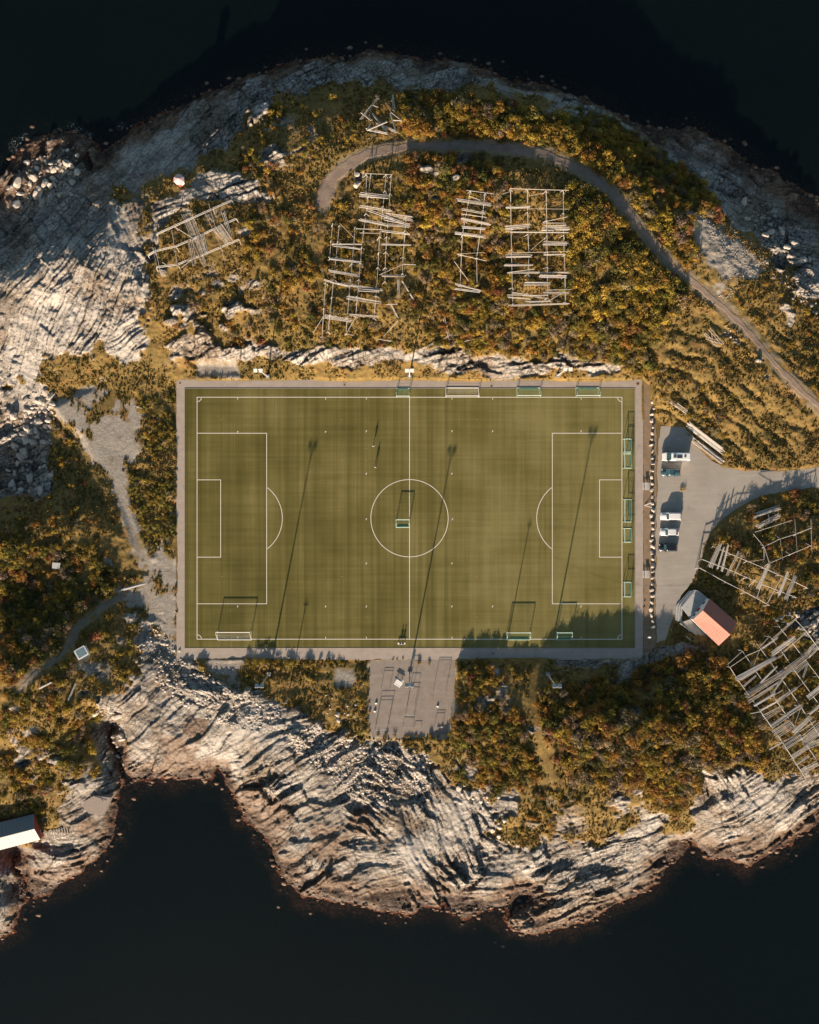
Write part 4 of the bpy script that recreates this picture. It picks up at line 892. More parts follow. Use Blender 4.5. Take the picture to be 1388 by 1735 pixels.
# ------------------------------------------------------------------ buildings
M_roofr = simple('red_sheet_roof', (.38, .145, .105), .6, .08, 2); M_wallw = simple('white_boards', (.72, .71, .68), .7, .06); M_wallr = simple('red_boards', (.36, .07, .045), .75, .1); M_deck = simple('grey_deck_boards', (.36, .365, .36), .8, .12, 3, dirt=(.15, .13, .11)); M_conc = bpy.data.materials['concrete']; M_win = simple('window_glass', (.04, .05, .06), .15, spec=.7)
def gable_house(name, label, cat, E1, E2, R1, R2, C1, C2, zb, ze, zr, mroofA, mroofB, mwall, over=.35, group=None, windows=True):
    """E* eave A px, R* ridge px, C* eave B px (1 = first gable, 2 = second), seen at their own heights"""
    e1, e2 = W(*E1, ze), W(*E2, ze); r1, r2 = W(*R1, zr), W(*R2, zr); c1, c2 = W(*C1, ze), W(*C2, ze)
    p0 = Vector((r1.x, r1.y, zb)); e = empty(name, p0, 0, label, cat, group)
    Z0 = lambda v, z: Vector((v.x, v.y, z)) - p0
    u = (r2 - r1).normalized() * over; wv = (e1 - c1).normalized() * over
    mw = MB()
    a, b, c, d = [Z0(v, zb) for v in (e1 + u - wv, e2 - u - wv, c2 - u + wv, c1 + u + wv)]
    k = .12; up = lambda v, z: Vector((v.x, v.y, z - p0.z))
    zl = ze - .1
    A, B, C_, D = [up(v, zl) for v in (a, b, c, d)]; ra = Z0(r1 + u, zr - .18); rb = Z0(r2 - u, zr - .18)
    mw.poly([d, a, A, ra, D]); mw.poly([a, b, B, A]); mw.poly([b, c, C_, rb, B]); mw.poly([c, d, D, C_]); mw.poly([a, d, c, b]); mw.poly([A, B, rb, ra]); mw.poly([ra, rb, C_, D])
    w = mw.build('wall', mwall, e)
    for nm, (x1, x2), mt in (('roof', (e1, e2), mroofA), ('roof', (c1, c2), mroofB)):
        t = Vector((0, 0, .1)); q = [x1 - p0, x2 - p0, r2 - p0, r1 - p0]
        m_ = MB().hull([[q[0], q[1], q[2], q[3]], [v + t for v in q]])
        n = 16; 
        for i in range(n + 1):
            f = i / n; a_ = q[0].lerp(q[1], f) + t * 1.02; b_ = q[3].lerp(q[2], f) + t * 1.02; m_.bar(a_, b_, .03, n=4)
        m_.build(nm, mt, e)
    MB().bar(r1 - p0 + Vector((0, 0, .12)), r2 - p0 + Vector((0, 0, .12)), .1, n=6).build('ridge_cap', mroofB, e)
    if windows:
        dr = (d - a); 
        for f, nm, hh, ww, zz in ((.22, 'window', .9, .8, 1.5), (.55, 'door', 2.0, .9, 1.0), (.8, 'window', .9, .7, 1.5)):
            pos = a.lerp(d, f); nrm = (-u).normalized() * .04; rzz = math.atan2(dr.y, dr.x)
            fr = MB().box((pos.x + nrm.x, pos.y + nrm.y, zz), (ww + .16, .06, hh + .16), rzz).build(nm, M_wallw if nm == 'window' else M_wallr, e)
            if nm == 'window': MB().box((pos.x + nrm.x * 1.8, pos.y + nrm.y * 1.8, zz), (ww, .06, hh), rzz).build('pane', M_win, fr)
            else: MB().box((pos.x + nrm.x * 2.2, pos.y + nrm.y * 2.2, zz), (.1, .06, .1), rzz).build('handle', M_galv, fr)
        for f in (.25, .5, .75):
            pos = c.lerp(d, f); dr = d - c; nrm = wv.normalized() * -.04; rzz = math.atan2(dr.y, dr.x)
            fr = MB().box((pos.x + nrm.x, pos.y + nrm.y, 1.5), (1.1, .06, 1.0), rzz).build('window', M_wallw, e); MB().box((pos.x + nrm.x * 1.8, pos.y + nrm.y * 1.8, 1.5), (.95, .06, .85), rzz).build('pane', M_win, fr)
    return e, p0
he, hp0 = gable_house('red_roofed_house', 'small white house with a red gable roof below the parking place', 'house', (1202.6,1014.3), (1248.5,1054.6), (1191,1034.5), (1237.4,1075.3), (1173.4,1050.6), (1217.8,1094), .1, 3.1, 5.4, M_roofr, M_roofr, M_wallw, .1)
# deck and steps in front (north-west)
TH = (1130, 980, 9.914); hv = lambda x, y, z: W(TH[0] + x / TH[2], TH[1] + y / TH[2], z)
d0 = hv(480, 470, .0); de = empty('timber_deck', d0, 0, 'grey timber deck with broad steps on the parking side of the red-roofed house', 'deck')
pts = [hv(x, y, .7) - d0 for x, y in ((400,690),(700,345),(540,215),(480,200),(250,480))]
MB().prism([(p.x, p.y) for p in pts], .0, .7).build('deck_platform', M_deck, de)
for k, z in enumerate((.62, .45, .25)):
    a, b = hv(250 - 38 * k, 480 - 8 * k, z), hv(470 - 40 * k, 205 + 4 * k, z); c = hv(235 - 38 * k, 735 - 12 * k, z)
    m_ = MB(); w_v = (a - b).cross(Vector((0, 0, 1))).normalized() * .36
    for s_, t_ in ((a, b), (c, a)):
        q = (s_ - d0 + t_ - d0) / 2; dd = t_ - s_; m_.box((q.x, q.y, z / 2), (dd.length, .42, z), math.atan2(dd.y, dd.x))
    m_.build('step', M_deck, de)
m_ = MB()
for a, b in (((540,215),(690,340)), ((480,200),(540,215))):
    A, B = hv(*a, 1.9) - d0, hv(*b, 1.9) - d0; m_.bar(A, B, .05)
    for i in range(4): q = A.lerp(B, i / 3); m_.bar(q, q - Vector((0, 0, .9)), .04)
m_.build('railing', M_wood3, de)
d0 = hv(450, 800, 0); tr = empty('concrete_terrace', d0, 0, 'stained concrete terrace along the sunlit side of the red-roofed house', 'terrace')
MB().prism([((hv(x, y, .95) - d0).x, (hv(x, y, .95) - d0).y) for x, y in ((390,690),(240,740),(420,900),(600,1040),(690,960))], -.2, .95).build('slab', simple('stained_concrete', (.36, .33, .29), .9, .2, 1.2, dirt=(.12, .1, .08)), tr)
m_ = MB()
for a, b in (((225,755),(400,895)), ((330,975),(470,1100))):
    A, B = hv(*a, 1.1) - d0, hv(*b, 1.1) - d0; q = (A + B) / 2; m_.box((q.x, q.y, .88), ((B - A).length, .14, .5), math.atan2((B - A).y, (B - A).x))
m_.build('low_edge', M_wood, tr)
# boathouse
TS = (0, 1230, 2.953); sv = lambda x, y: (TS[0] + x / TS[2], TS[1] + y / TS[2])
M_rw = simple('white_sheet_roof', (.17, .18, .18), .5, .04)
be, bp0 = gable_house('boathouse', 'red boathouse with a white sheet roof at the western shore', 'boathouse', sv(170,440), sv(-110,510), sv(172,514), sv(-105,585), sv(203,569), sv(-75,640), -1.2, 2.2, 4.2, M_rw, M_rw, M_wallr, .15, windows=True)
s0 = W(*sv(230,548), -1.2); se = empty('wooden_stairs', s0, 0, 'flight of wooden steps beside the boathouse', 'stairs')
for i in range(11):
    q = W(*sv(225 + 12.5 * i, 552 - 3 * i), .4 - .12 * i) - s0; MB().box((q.x, q.y, q.z), (.28, 2.2, .08), .22).build('tread', M_wood2, se)
MB().bar(W(*sv(225,535),.35) - s0, W(*sv(352,505),-.85) - s0, .06).bar(W(*sv(232,572),.35) - s0, W(*sv(356,545),-.85) - s0, .06).build('stringer', M_wood2, se)
# landing slab over the gully shore
q0 = W(*sv(480,400), -.4); je = empty('concrete_landing', q0, 0, 'square pinkish concrete landing on the rocks above the cove', 'landing')
MB().prism([((W(*sv(x, y), -.4) - q0).x, (W(*sv(x, y), -.4) - q0).y) for x, y in ((400,390),(470,350),(555,360),(520,440),(445,440))], -2.6, 0).build('slab', simple('pinkish_concrete', (.30, .245, .21), .9, .15), je)
m_ = MB(); m_.bar(W(*sv(410,390), .3) - q0, W(*sv(520,425), .3) - q0, .04).bar(W(*sv(450,345), .3) - q0, W(*sv(500,430), .3) - q0, .04); m_.build('rail', M_wood2, je)
# glass-topped hut, low box, octagonal hut
h0 = gpx(142, 1104); h0.z = ground(h0.x, h0.y); he2 = empty('small_hut', h0, radians(30), 'tiny white-framed hut with a blue-grey flat roof by the western footpath', 'hut')
MB().box((0, 0, .85), (2.3, 2.0, 1.7)).build('wall', M_wallw, he2); MB().box((0, 0, 1.78), (2.7, 2.4, .14)).build('roof', P_wh2, he2); MB().box((0, 0, 1.87), (2.1, 1.8, .06)).build('roof_panel', simple('blue_grey_felt', (.10, .16, .19), .6), he2); MB().box((0, -1.01, .8), (.8, .06, 1.5)).build('door', M_deck, he2)
h0 = gpx(98, 958); h0.z = ground(h0.x, h0.y) + .4; b2 = empty('water_tank_cover', h0, radians(-4), 'small grey slatted box lid in the dark western bushes', 'box')
MB().box((0, 0, .1), (1.7, 1.2, .9)).build('box_side', M_deck, b2); MB().box((0, 0, .62), (1.9, 1.4, .1)).build('lid', M_wood3, b2)
h0 = gpx(307, 309); h0.z = ground(h0.x, h0.y); oe = empty('octagonal_hut', h0, 0, 'tiny octagonal hut with a pink and white faceted roof on the north-west rocks', 'hut')
rg = lambda r, z, n=8, o=.4: [(r * cos(2 * pi * i / n + o), r * sin(2 * pi * i / n + o), z) for i in range(n)]
MB().hull([rg(1.0, -.5), rg(1.0, 2.3)]).build('wall', M_wallw, oe)
mm = MB().hull([rg(1.28, 2.25), rg(1.28, 2.35), rg(.1, 3.0)]); mm.build('roof', simple('pale_pink_roof', (.66, .42, .40), .5, .03), oe); MB().box((0, -1.0, 1.2), (.7, .14, 1.6)).build('door', M_wallr, oe)

# ------------------------------------------------------------------ benches, tables, frames
def table(px, py, rz, label, mat, lx=1.8, ly=.75):
    p = W(px, py, 0); p.z = .0; e = empty('picnic_table', p, rz, label, 'picnic table')
    m_ = MB()
    for i in range(4): m_.box((0, (i - 1.5) * ly / 4, .76), (lx, ly / 4 - .02, .05))
    m_.build('table_top', mat, e)
    for s_ in (-1, 1): MB().box((0, s_ * (ly / 2 + .3), .44), (lx, .26, .05)).build('bench_seat', mat, e)
    for s_ in (-1, 1): MB().bar((s_ * lx * .36, -.7, 0), (s_ * lx * .36, .25, .73), .04, n=4).bar((s_ * lx * .36, .7, 0), (s_ * lx * .36, -.25, .73), .04, n=4).bar((s_ * lx * .36, -.7, .41), (s_ * lx * .36, .7, .41), .035, n=4).build('trestle', mat, e)
    return e
table(676, 1156, radians(-33), 'white picnic table in the gravel exercise yard', M_white, 1.7, 1.0)
table(1094, 824, radians(90), 'grey picnic table by the east path behind the long goal', M_wood3)
table(1094, 973, radians(90), 'grey picnic table by the east path near the lone goal', M_wood3)
p = W(1098, 856, 0); te = empty('cycle_stand', p, 0, 'white triangular metal stand between boulders and the east path', 'cycle stand')
MB().bar((-.8, 0, .06), (.75, .6, .75), .05).bar((-.8, 0, .06), (.75, -.55, .75), .05).build('side_bar', M_white, te); MB().bar((.75, .6, .75), (.75, -.55, .75), .05).bar((.75, .6, .75), (.75, .6, 0), .04).bar((.75, -.55, .75), (.75, -.55, 0), .04).build('front_frame', M_galv, te)
p = W(1098, 1079, 0); te = empty('notice_post', p, 0, 'white notice board on a post by the shaded south-east corner', 'sign')
MB().bar((0, 0, 0), (0, 0, 1.3), .05).build('post', M_galv, te); MB().box((0, 0, 1.35), (.8, .45, .06), 0, (.5, 'X')).build('board', M_white, te)
M_steel = simple('dull_steel_tube', (.20, .20, .205), .5, .1, metal=.3)
TW = (610, 1050, 7.711)
def frame(x0, y0, x1, y1, h, label, dbl=0.0):
    A, B = W(TW[0] + x0 / TW[2], TW[1] + y0 / TW[2], h), W(TW[0] + x1 / TW[2], TW[1] + y1 / TW[2], h); c = (A + B) / 2; c.z = .03
    e = empty('exercise_frame', c, 0, label, 'exercise frame', 'steel exercise frames in the gravel yard'); A, B = A - c, B - c
    for q in (A, B): MB().bar((q.x, q.y, 0), (q.x, q.y, h), .045, n=8).build('post', M_steel, e)
    MB().bar(A, B, .035, n=8).build('bar', M_steel, e)
    if dbl: MB().bar(A + Vector((0, 0, -dbl)), B + Vector((0, 0, -dbl)), .03, n=8).build('bar', M_steel, e)
    if h < 1.6: return
    for k in (-.25, .25): m = A.lerp(B, .5 + k); 
for a in ((200,1445,355,1442,2.2,'high bar frame in the south-west corner of the yard',.25),(205,1378,375,1378,2.25,'second high bar frame from the south-west corner of the yard',.0),(275,905,390,905,1.4,'low parallel bar frame at the west of the yard',.2),(965,930,1130,930,2.2,'tall wide bar frame on the east side of the yard',.15),
          (615,1135,720,1138,2.2,'high bar frame just south of the yard mast',.0),(600,1250,715,1255,2.15,'high bar frame second south of the yard mast',.3),(560,1410,690,1412,.7,'knee-high bar frame at the south edge of the yard',.0),(975,1410,1080,1410,1.15,'waist-high bar frame in the south-east corner of the yard',.2),(715,1400,800,1400,.4,'lowest small frame at the south of the yard',.0),(640,905,700,905,2.2,'narrow high bar beside the yard mast',0)): frame(*a)
for x, y in ((212, 1090), (1016, 1130), (195, 1195), (1072, 1400)):
    p = W(TW[0] + x / TW[2], TW[1] + y / TW[2], .02)
    o = MB().hull([rg2 for rg2 in [[(cos(2 * pi * i / 9) * r, sin(2 * pi * i / 9) * r * .8, z) for i in range(9)] for r, z in ((.26, 0), (.30, .12), (.22, .26), (.08, .33))]]).build('white_stone', M_white, None, False, p)
    tag(o, {212: 'small white stone in the west of the gravel yard', 1016: 'small white stone in the east of the gravel yard', 195: 'white stone beside a weed clump in the west of the yard', 1072: 'white stone by the waist-high bar frame'}[x], 'stone', 'white stones in the gravel yard')
for x, y, s_, l_ in ((1081,650,.42,'rusty square drain cover at the north-east path corner'),(833,654,.24,'round drain cover on the north path above the touchline'),(584,652,.2,'round drain cover on the north path left of the halfway mast'),(305,649,.22,'round drain cover at the north-west path corner'),(835,1107,.22,'round drain cover on the south path')):
    p = W(x, y, .014); tag(MB().bar((0, 0, 0), (0, 0, .03), s_, n=4 if s_ > .4 else 12).build('drain_cover', simple('rusty_iron', (.11, .055, .04), .8) if 'rusty_iron' not in bpy.data.materials else bpy.data.materials['rusty_iron'], loc=p), l_, 'drain cover', 'drain covers set in the path')
# white bench at the halfway line
p = W(680.5, 1090, .03); bn = empty('bench', p, 0, 'white bench on the touchline next to the halfway line', 'bench')
MB().box((0, 0, .44), (1.8, .42, .06)).build('seat', M_white, bn)
for s_ in (-1, 1): MB().box((s_ * .75, 0, .2), (.08, .36, .4)).build('leg', M_white, bn)

# ------------------------------------------------------------------ people
M_skin = simple('skin', (.42, .26, .19), .6, .03); M_hair = simple('dark_hair', (.03, .02, .015), .8); M_boot = simple('football_boots', (.03, .03, .03), .5)
def person(loc, rz, label, shirt, legsm, pose='run'):
    e_ = []; V_ = []; Rr = []
    def v(p, r): V_.append(p); Rr.append(r); return len(V_) - 1
    sit = pose == 'sit'; zo = -.47 if sit else 0
    pel = v((0, 0, .95 + zo), .14); wst = v((0, 0.0, 1.1 + zo), .13); ch = v((0, .02, 1.32 + zo), .155); nk = v((0, .02, 1.47 + zo), .06); hd = v((0, .04, 1.58 + zo), .085); tp = v((0, .04, 1.68 + zo), .085)
    e_ += [(pel, wst), (wst, ch), (ch, nk), (nk, hd), (hd, tp)]
    nose = v((0, .135, 1.585 + zo), .018); e_.append((hd, nose))
    for s_ in (-1, 1):
        er = v((s_ * .085, .03, 1.59 + zo), .015); e_.append((hd, er))
        if sit: hip, kn, an, toe = (s_ * .1, .02, .47), (s_ * .13, .42, .50), (s_ * .13, .42, .09), (s_ * .13, .58, .04)
        else:
            f = s_ * .22; hip, kn, an, toe = (s_ * .1, 0, .9), (s_ * .11, f * .9 + .06, .50), (s_ * .11, f * 1.1 - .04, .09), (s_ * .12, f * 1.1 + .14, .04)
        a = v(hip, .10); b = v(kn, .065); c = v(an, .042); d = v(toe, .035); e_ += [(pel, a), (a, b), (b, c), (c, d)]
        f = -s_ * .18
        sh, el, wr = (s_ * .19, .02, 1.40 + zo), (s_ * .27, .02 + f * .6, 1.14 + zo), ((s_ * .22, .20 + f, 1.0 + zo) if not sit else (s_ * .15, .26, 1.0 + zo))
        a = v(sh, .06); b = v(el, .042); c = v(wr, .03); pm = v((wr[0], wr[1] + .06, wr[2] - .05), .032); e_ += [(ch, a), (a, b), (b, c), (c, pm)]
        for k in range(4):
            q = (wr[0] + (k - 1.5) * .022, wr[1] + .11 - abs(k - 1.4) * .006, wr[2] - .10); q2 = (q[0], q[1] + .02, q[2] - .045); i1 = v(q, .009); i2 = v(q2, .008); e_ += [(pm, i1), (i1, i2)]
        th = v((wr[0] - s_ * .05, wr[1] + .06, wr[2] - .07), .01); e_.append((c, th))
    me = bpy.data.meshes.new('body'); me.from_pydata(V_, e_, []); o = bpy.data.objects.new('body_tmp', me); COL.objects.link(o)
    m_ = o.modifiers.new('s', 'SKIN'); me.skin_vertices.new() if not me.skin_vertices else None
    for i, r in enumerate(Rr): me.skin_vertices[0].data[i].radius = (r, r)
    me.skin_vertices[0].data[0].use_root = True
    sb_ = o.modifiers.new('b', 'SUBSURF'); sb_.levels = 1; sb_.render_levels = 1
    dg = bpy.context.evaluated_depsgraph_get(); me2 = bpy.data.meshes.new_from_object(o.evaluated_get(dg)); bpy.data.objects.remove(o)
    root = bpy.data.objects.new('person', me2); COL.objects.link(root); root.location = loc; root.rotation_euler = (0, 0, rz); tag(root, label, 'person')
    me2.materials.clear()
    for mt in (M_skin, shirt, legsm, M_boot): me2.materials.append(mt)
    for f in me2.polygons:
        c = f.center; f.use_smooth = True
        z = c.z - zo
        if sit: f.material_index = 3 if c.z < .1 else 2 if (c.z < .58 and not abs(c.x) > .24) else 1 if z < 1.45 else 0
        else: f.material_index = 3 if z < .1 else 0 if z < .42 and False else 2 if z < .98 and abs(c.x) < .2 else 0 if z < 1.04 or z > 1.46 else 1
    MB().hull([[(cos(2 * pi * i / 10) * r, .02 + sin(2 * pi * i / 10) * r * 1.1, z + zo) for i in range(10)] for r, z in ((.098, 1.62), (.105, 1.68), (.085, 1.76), (.03, 1.79))]).build('hair', M_hair, root, True)
    return root
S1 = simple('pale_shirt', (.55, .56, .56), .8); S2 = simple('navy_cloth', (.02, .025, .05), .8); S3 = simple('dark_teal_shirt', (.03, .10, .11), .8)
person(W(633, 756, .03), radians(20), 'person in a pale shirt walking on the pitch, the northern of the pair', S1, S2)
person(W(636, 791.5, .03), radians(-30), 'person in a light shirt on the pitch with arms out, the southern of the pair', S1, S2)
person(W(678.5, 1090, .03), radians(0), 'person in dark clothes sitting on the west end of the white bench', S3, S2, 'sit')
person(W(683, 1090, .03), radians(0), 'person in navy sitting on the east end of the white bench', S2, S2, 'sit')

# ------------------------------------------------------------------ stones
def ico():
    t = (1 + 5 ** .5) / 2
    v = np.array([(-1,t,0),(1,t,0),(-1,-t,0),(1,-t,0),(0,-1,t),(0,1,t),(0,-1,-t),(0,1,-t),(t,0,-1),(t,0,1),(-t,0,-1),(-t,0,1)], float); v /= np.linalg.norm(v[0])
    f = np.array([(0,11,5),(0,5,1),(0,1,7),(0,7,10),(0,10,11),(1,5,9),(5,11,4),(11,10,2),(10,7,6),(7,1,8),(3,9,4),(3,4,2),(3,2,6),(3,6,8),(3,8,9),(4,9,5),(2,4,11),(6,2,10),(8,6,7),(9,8,1)])
    return v, f
IV, IF = ico()
def mat_stone():
    t = NT('loose_stone'); p = t.pos(); a = t.attr('tone'); o = t.attr('tint', 'OBJECT')
    n = t.noise(p, 1.8, 5, .65)
    c = t.ramp(n, [(.3, (.27, .235, .205)), (.5, (.40, .355, .315)), (.7, (.50, .455, .405))])
    c = t.mix(1.0, c, a.outputs['Color'], 'MULTIPLY'); t.bump(t.noise(p, 7, 4, .7), .5, .08); return t.fin(c, .9, .2)
M_stone = mat_stone()
STONE_AREAS = [  # polygon, spacing m, rmin, rmax, tone
 ([(500,1225),(560,1250),(640,1262),(700,1268),(738,1292),(745,1318),(700,1345),(660,1360),(610,1352),(560,1320),(520,1290),(490,1260)], .44, .10, .42, 1.05),
 ([(250,1060),(285,1085),(320,1130),(370,1150),(440,1180),(480,1215),(450,1240),(380,1225),(310,1190),(270,1150),(245,1100)], .6, .12, .46, 1.05),
 ([(40,660),(88,660),(92,720),(80,760),(40,750),(30,700)], 1.0, .3, 1.0, 1.05),
 ([(0,680),(40,700),(45,780),(90,800),(80,840),(30,840),(0,830)], 1.5, .4, 1.3, .8),
 ([(0,300),(30,262),(70,240),(120,240),(140,262),(130,300),(90,330),(60,345),(20,350)], 1.25, .35, 1.1, .62),
 ([(1170,365),(1200,358),(1230,385),(1262,410),(1300,440),(1292,465),(1250,475),(1235,505),(1215,510),(1215,470),(1200,440),(1185,410)], .42, .08, .20, .72),
 ([(1090,235),(1170,280),(1240,350),(1290,400),(1388,470),(1388,430),(1290,340),(1230,290),(1140,240)], 1.6, .3, 1.1, .8),
 ([(1290,440),(1340,460),(1388,500),(1388,540),(1350,520),(1300,480)], .8, .2, .55, .8),
 ([(1310,1040),(1345,1030),(1388,1030),(1388,1085),(1350,1075)], .8, .2, .7, .9),
 ([(780,1320),(840,1330),(860,1400),(880,1440),(820,1400),(770,1350)], 1.6, .3, .8, 1.0),
 ([(160,1190),(200,1190),(206,1310),(180,1300)], 1.4, .3, 1.0, .9),
 ([(880,232),(940,240),(930,256),(870,248)], .9, .2, .5, 1.0),
 ([(1215,545),(1245,570),(1250,580),(1225,575)], .8, .2, .5, 1.05),
 ([(540,1180),(560,1165),(600,1190),(640,1225),(620,1235),(560,1215)], 1.8, .2, .7, 1.1),
 ([(330,1118),(400,1125),(405,1150),(350,1145)], .9, .1, .35, 1.0),
]
SV, SF, ST = [], [], []; off = 0; bigs = []
for poly, sp, r0, r1, tn in STONE_AREAS:
    wp = np.array([tuple(W(x, y, 0))[:2] for x, y in poly]); x0, y0 = wp.min(0); x1, y1 = wp.max(0)
    gx_, gy_ = np.meshgrid(np.arange(x0, x1, sp), np.arange(y0, y1, sp)); X_ = gx_.ravel() + RNG.uniform(-.5, .5, gx_.size) * sp; Y_ = gy_.ravel() + RNG.uniform(-.5, .5, gx_.size) * sp
    px_, py_ = PXY(X_, Y_, 0); keep = (poly_sdf(px_ + fbm(X_/3,Y_/3,2,6)*14, py_ + fbm(X_/3,Y_/3,2,7)*14, poly) > -1) & (RNG.random(X_.size) < .88)
    for X1, Y1 in zip(X_[keep], Y_[keep]):
        r = r0 + (r1 * 1.25 - r0) * rnd.random() ** 4.0
        if r > .72 and len(bigs) < 110: bigs.append((X1, Y1, r, tn)); continue
        sc_ = np.array([r * rnd.uniform(.8, 1.4), r * rnd.uniform(.6, 1.0), r * rnd.uniform(.45, .8)]); th = rnd.uniform(0, pi); c_, s_ = cos(th), sin(th)
        v = IV * (1 + RNG.uniform(-.22, .22, (12, 1))) * sc_; v = np.stack([v[:, 0] * c_ - v[:, 1] * s_, v[:, 0] * s_ + v[:, 1] * c_, v[:, 2]], -1) + (X1, Y1, max(ground(X1, Y1), SEA - .3) + r * .06)
        SV.append(v); SF.append(IF + off); off += 12; k = tn * rnd.uniform(.75, 1.2); ST.append(np.tile((k, k * rnd.uniform(.96, 1.0), k * rnd.uniform(.9, 1.0), 1), (12, 1)))
# shoreline rocks breaking the surface
for i in range(2600):
    a = rnd.choice(_C) if False else None
    break
cd = _dens(COAST, 5)
for x, y in cd:
    if -20 < x < 1410:
        for _ in range(3):
            p = W(x + rnd.gauss(0, 13), y + rnd.gauss(0, 13), SEA); r = .10 + .5 * rnd.random() ** 4
            if ground(p.x, p.y) > SEA + 1.2: continue
            v = IV * (1 + RNG.uniform(-.25, .25, (12, 1))) * np.array([r * 1.3, r, r * .6]) + (p.x, p.y, max(ground(p.x, p.y), SEA - .25) + r * .15)
            SV.append(v); SF.append(IF + off); off += 12; k = rnd.uniform(.12, .6); ST.append(np.tile((k, k * .72, k * .55, 1), (12, 1)))
rb_ = big_mesh('rubble', np.concatenate(SV), np.concatenate(SF), M_stone, dict(tone=np.concatenate(ST))); tag(rb_, kind='stuff')
def boulder_mesh(seed):
    import bmesh
    bm = bmesh.new(); bmesh.ops.create_icosphere(bm, subdivisions=2, radius=1.0); rr = random.Random(seed)
    pl = [(Vector((rr.gauss(0, 1), rr.gauss(0, 1), rr.gauss(0, 1))).normalized(), rr.uniform(.5, .82)) for _ in range(9)]
    for v in bm.verts:
        for n, d in pl:
            q = v.co.dot(n)
            if q > d: v.co -= n * (q - d)
        v.co.z *= .75
    me = bpy.data.meshes.new('boulder'); bm.to_mesh(me); bm.free(); a = me.color_attributes.new('tone', 'FLOAT_COLOR', 'POINT')
    k = rr.uniform(.85, 1.25); a.data.foreach_set('color', [k, k * .97, k * .92, 1] * len(me.vertices)); me.materials.append(M_stone); return me
BM_ = [boulder_mesh(i) for i in range(8)]
def boulder(x, y, z, r, label, group):
    o = bpy.data.objects.new('boulder', rnd.choice(BM_)); COL.objects.link(o); o.location = (x, y, z); o.scale = (r * rnd.uniform(.85, 1.2), r * rnd.uniform(.7, 1), r * rnd.uniform(.8, 1)); o.rotation_euler = (rnd.uniform(-.3, .3), rnd.uniform(-.3, .3), rnd.uniform(0, 6.3)); tag(o, label, 'boulder', group)
y = 672
while y < 1068:
    x = 1105 + rnd.uniform(-1.8, 1.8) + (2 if y < 700 else 0); p = W(x, y, 0)
    where = 'north of the campervan' if y < 745 else 'level with the campervan' if y < 812 else 'by the northern picnic table' if y < 842 else 'by the triangular stand' if y < 868 else 'level with the white cars' if y < 912 else 'level with the black car' if y < 945 else 'by the southern picnic table' if y < 990 else 'south of the lone goal' if y < 1030 else 'at the shaded south end'
    boulder(p.x, p.y, .3, rnd.uniform(.50, .66), 'pale boulder in the row beside the east path, ' + where, 'boulder row beside the east path'); y += rnd.uniform(9.5, 12)
for X1, Y1, r, tn in bigs:
    a, b = PXY(X1, Y1, 0)
    w_ = 'on the half-sunken reef off the north-west shore' if b < 360 and a < 300 else 'in the shaded western inlet' if a < 120 and b > 600 and b < 900 else 'on the north-east shore' if a > 1000 and b < 600 else 'by the eastern racks' if a > 1200 else 'on the southern rock slope' if a > 230 else 'in the south-west gully'
    boulder(X1, Y1, max(ground(X1, Y1), SEA - .2) + r * .25, r, ('%s %s boulder %s, %s' % ('big' if r > 1.0 else 'medium', 'dark' if tn < .7 else 'pale', w_, ('north' if (int(b) // 40) % 2 else 'south') + ('-east' if (int(a) // 40) % 2 else '-west') + ' part')), 'boulders ' + w_)
for x, y, r, l in ((605,314,1.1,'white rounded boulder beside the footpath bend'),(1132,828,0,''),(605,296,.8,'dark boulder in the shade beside the footpath bend')):
    if r: p = gpx(x, y); boulder(p.x, p.y, ground(p.x, p.y) + .4, r, l, None)

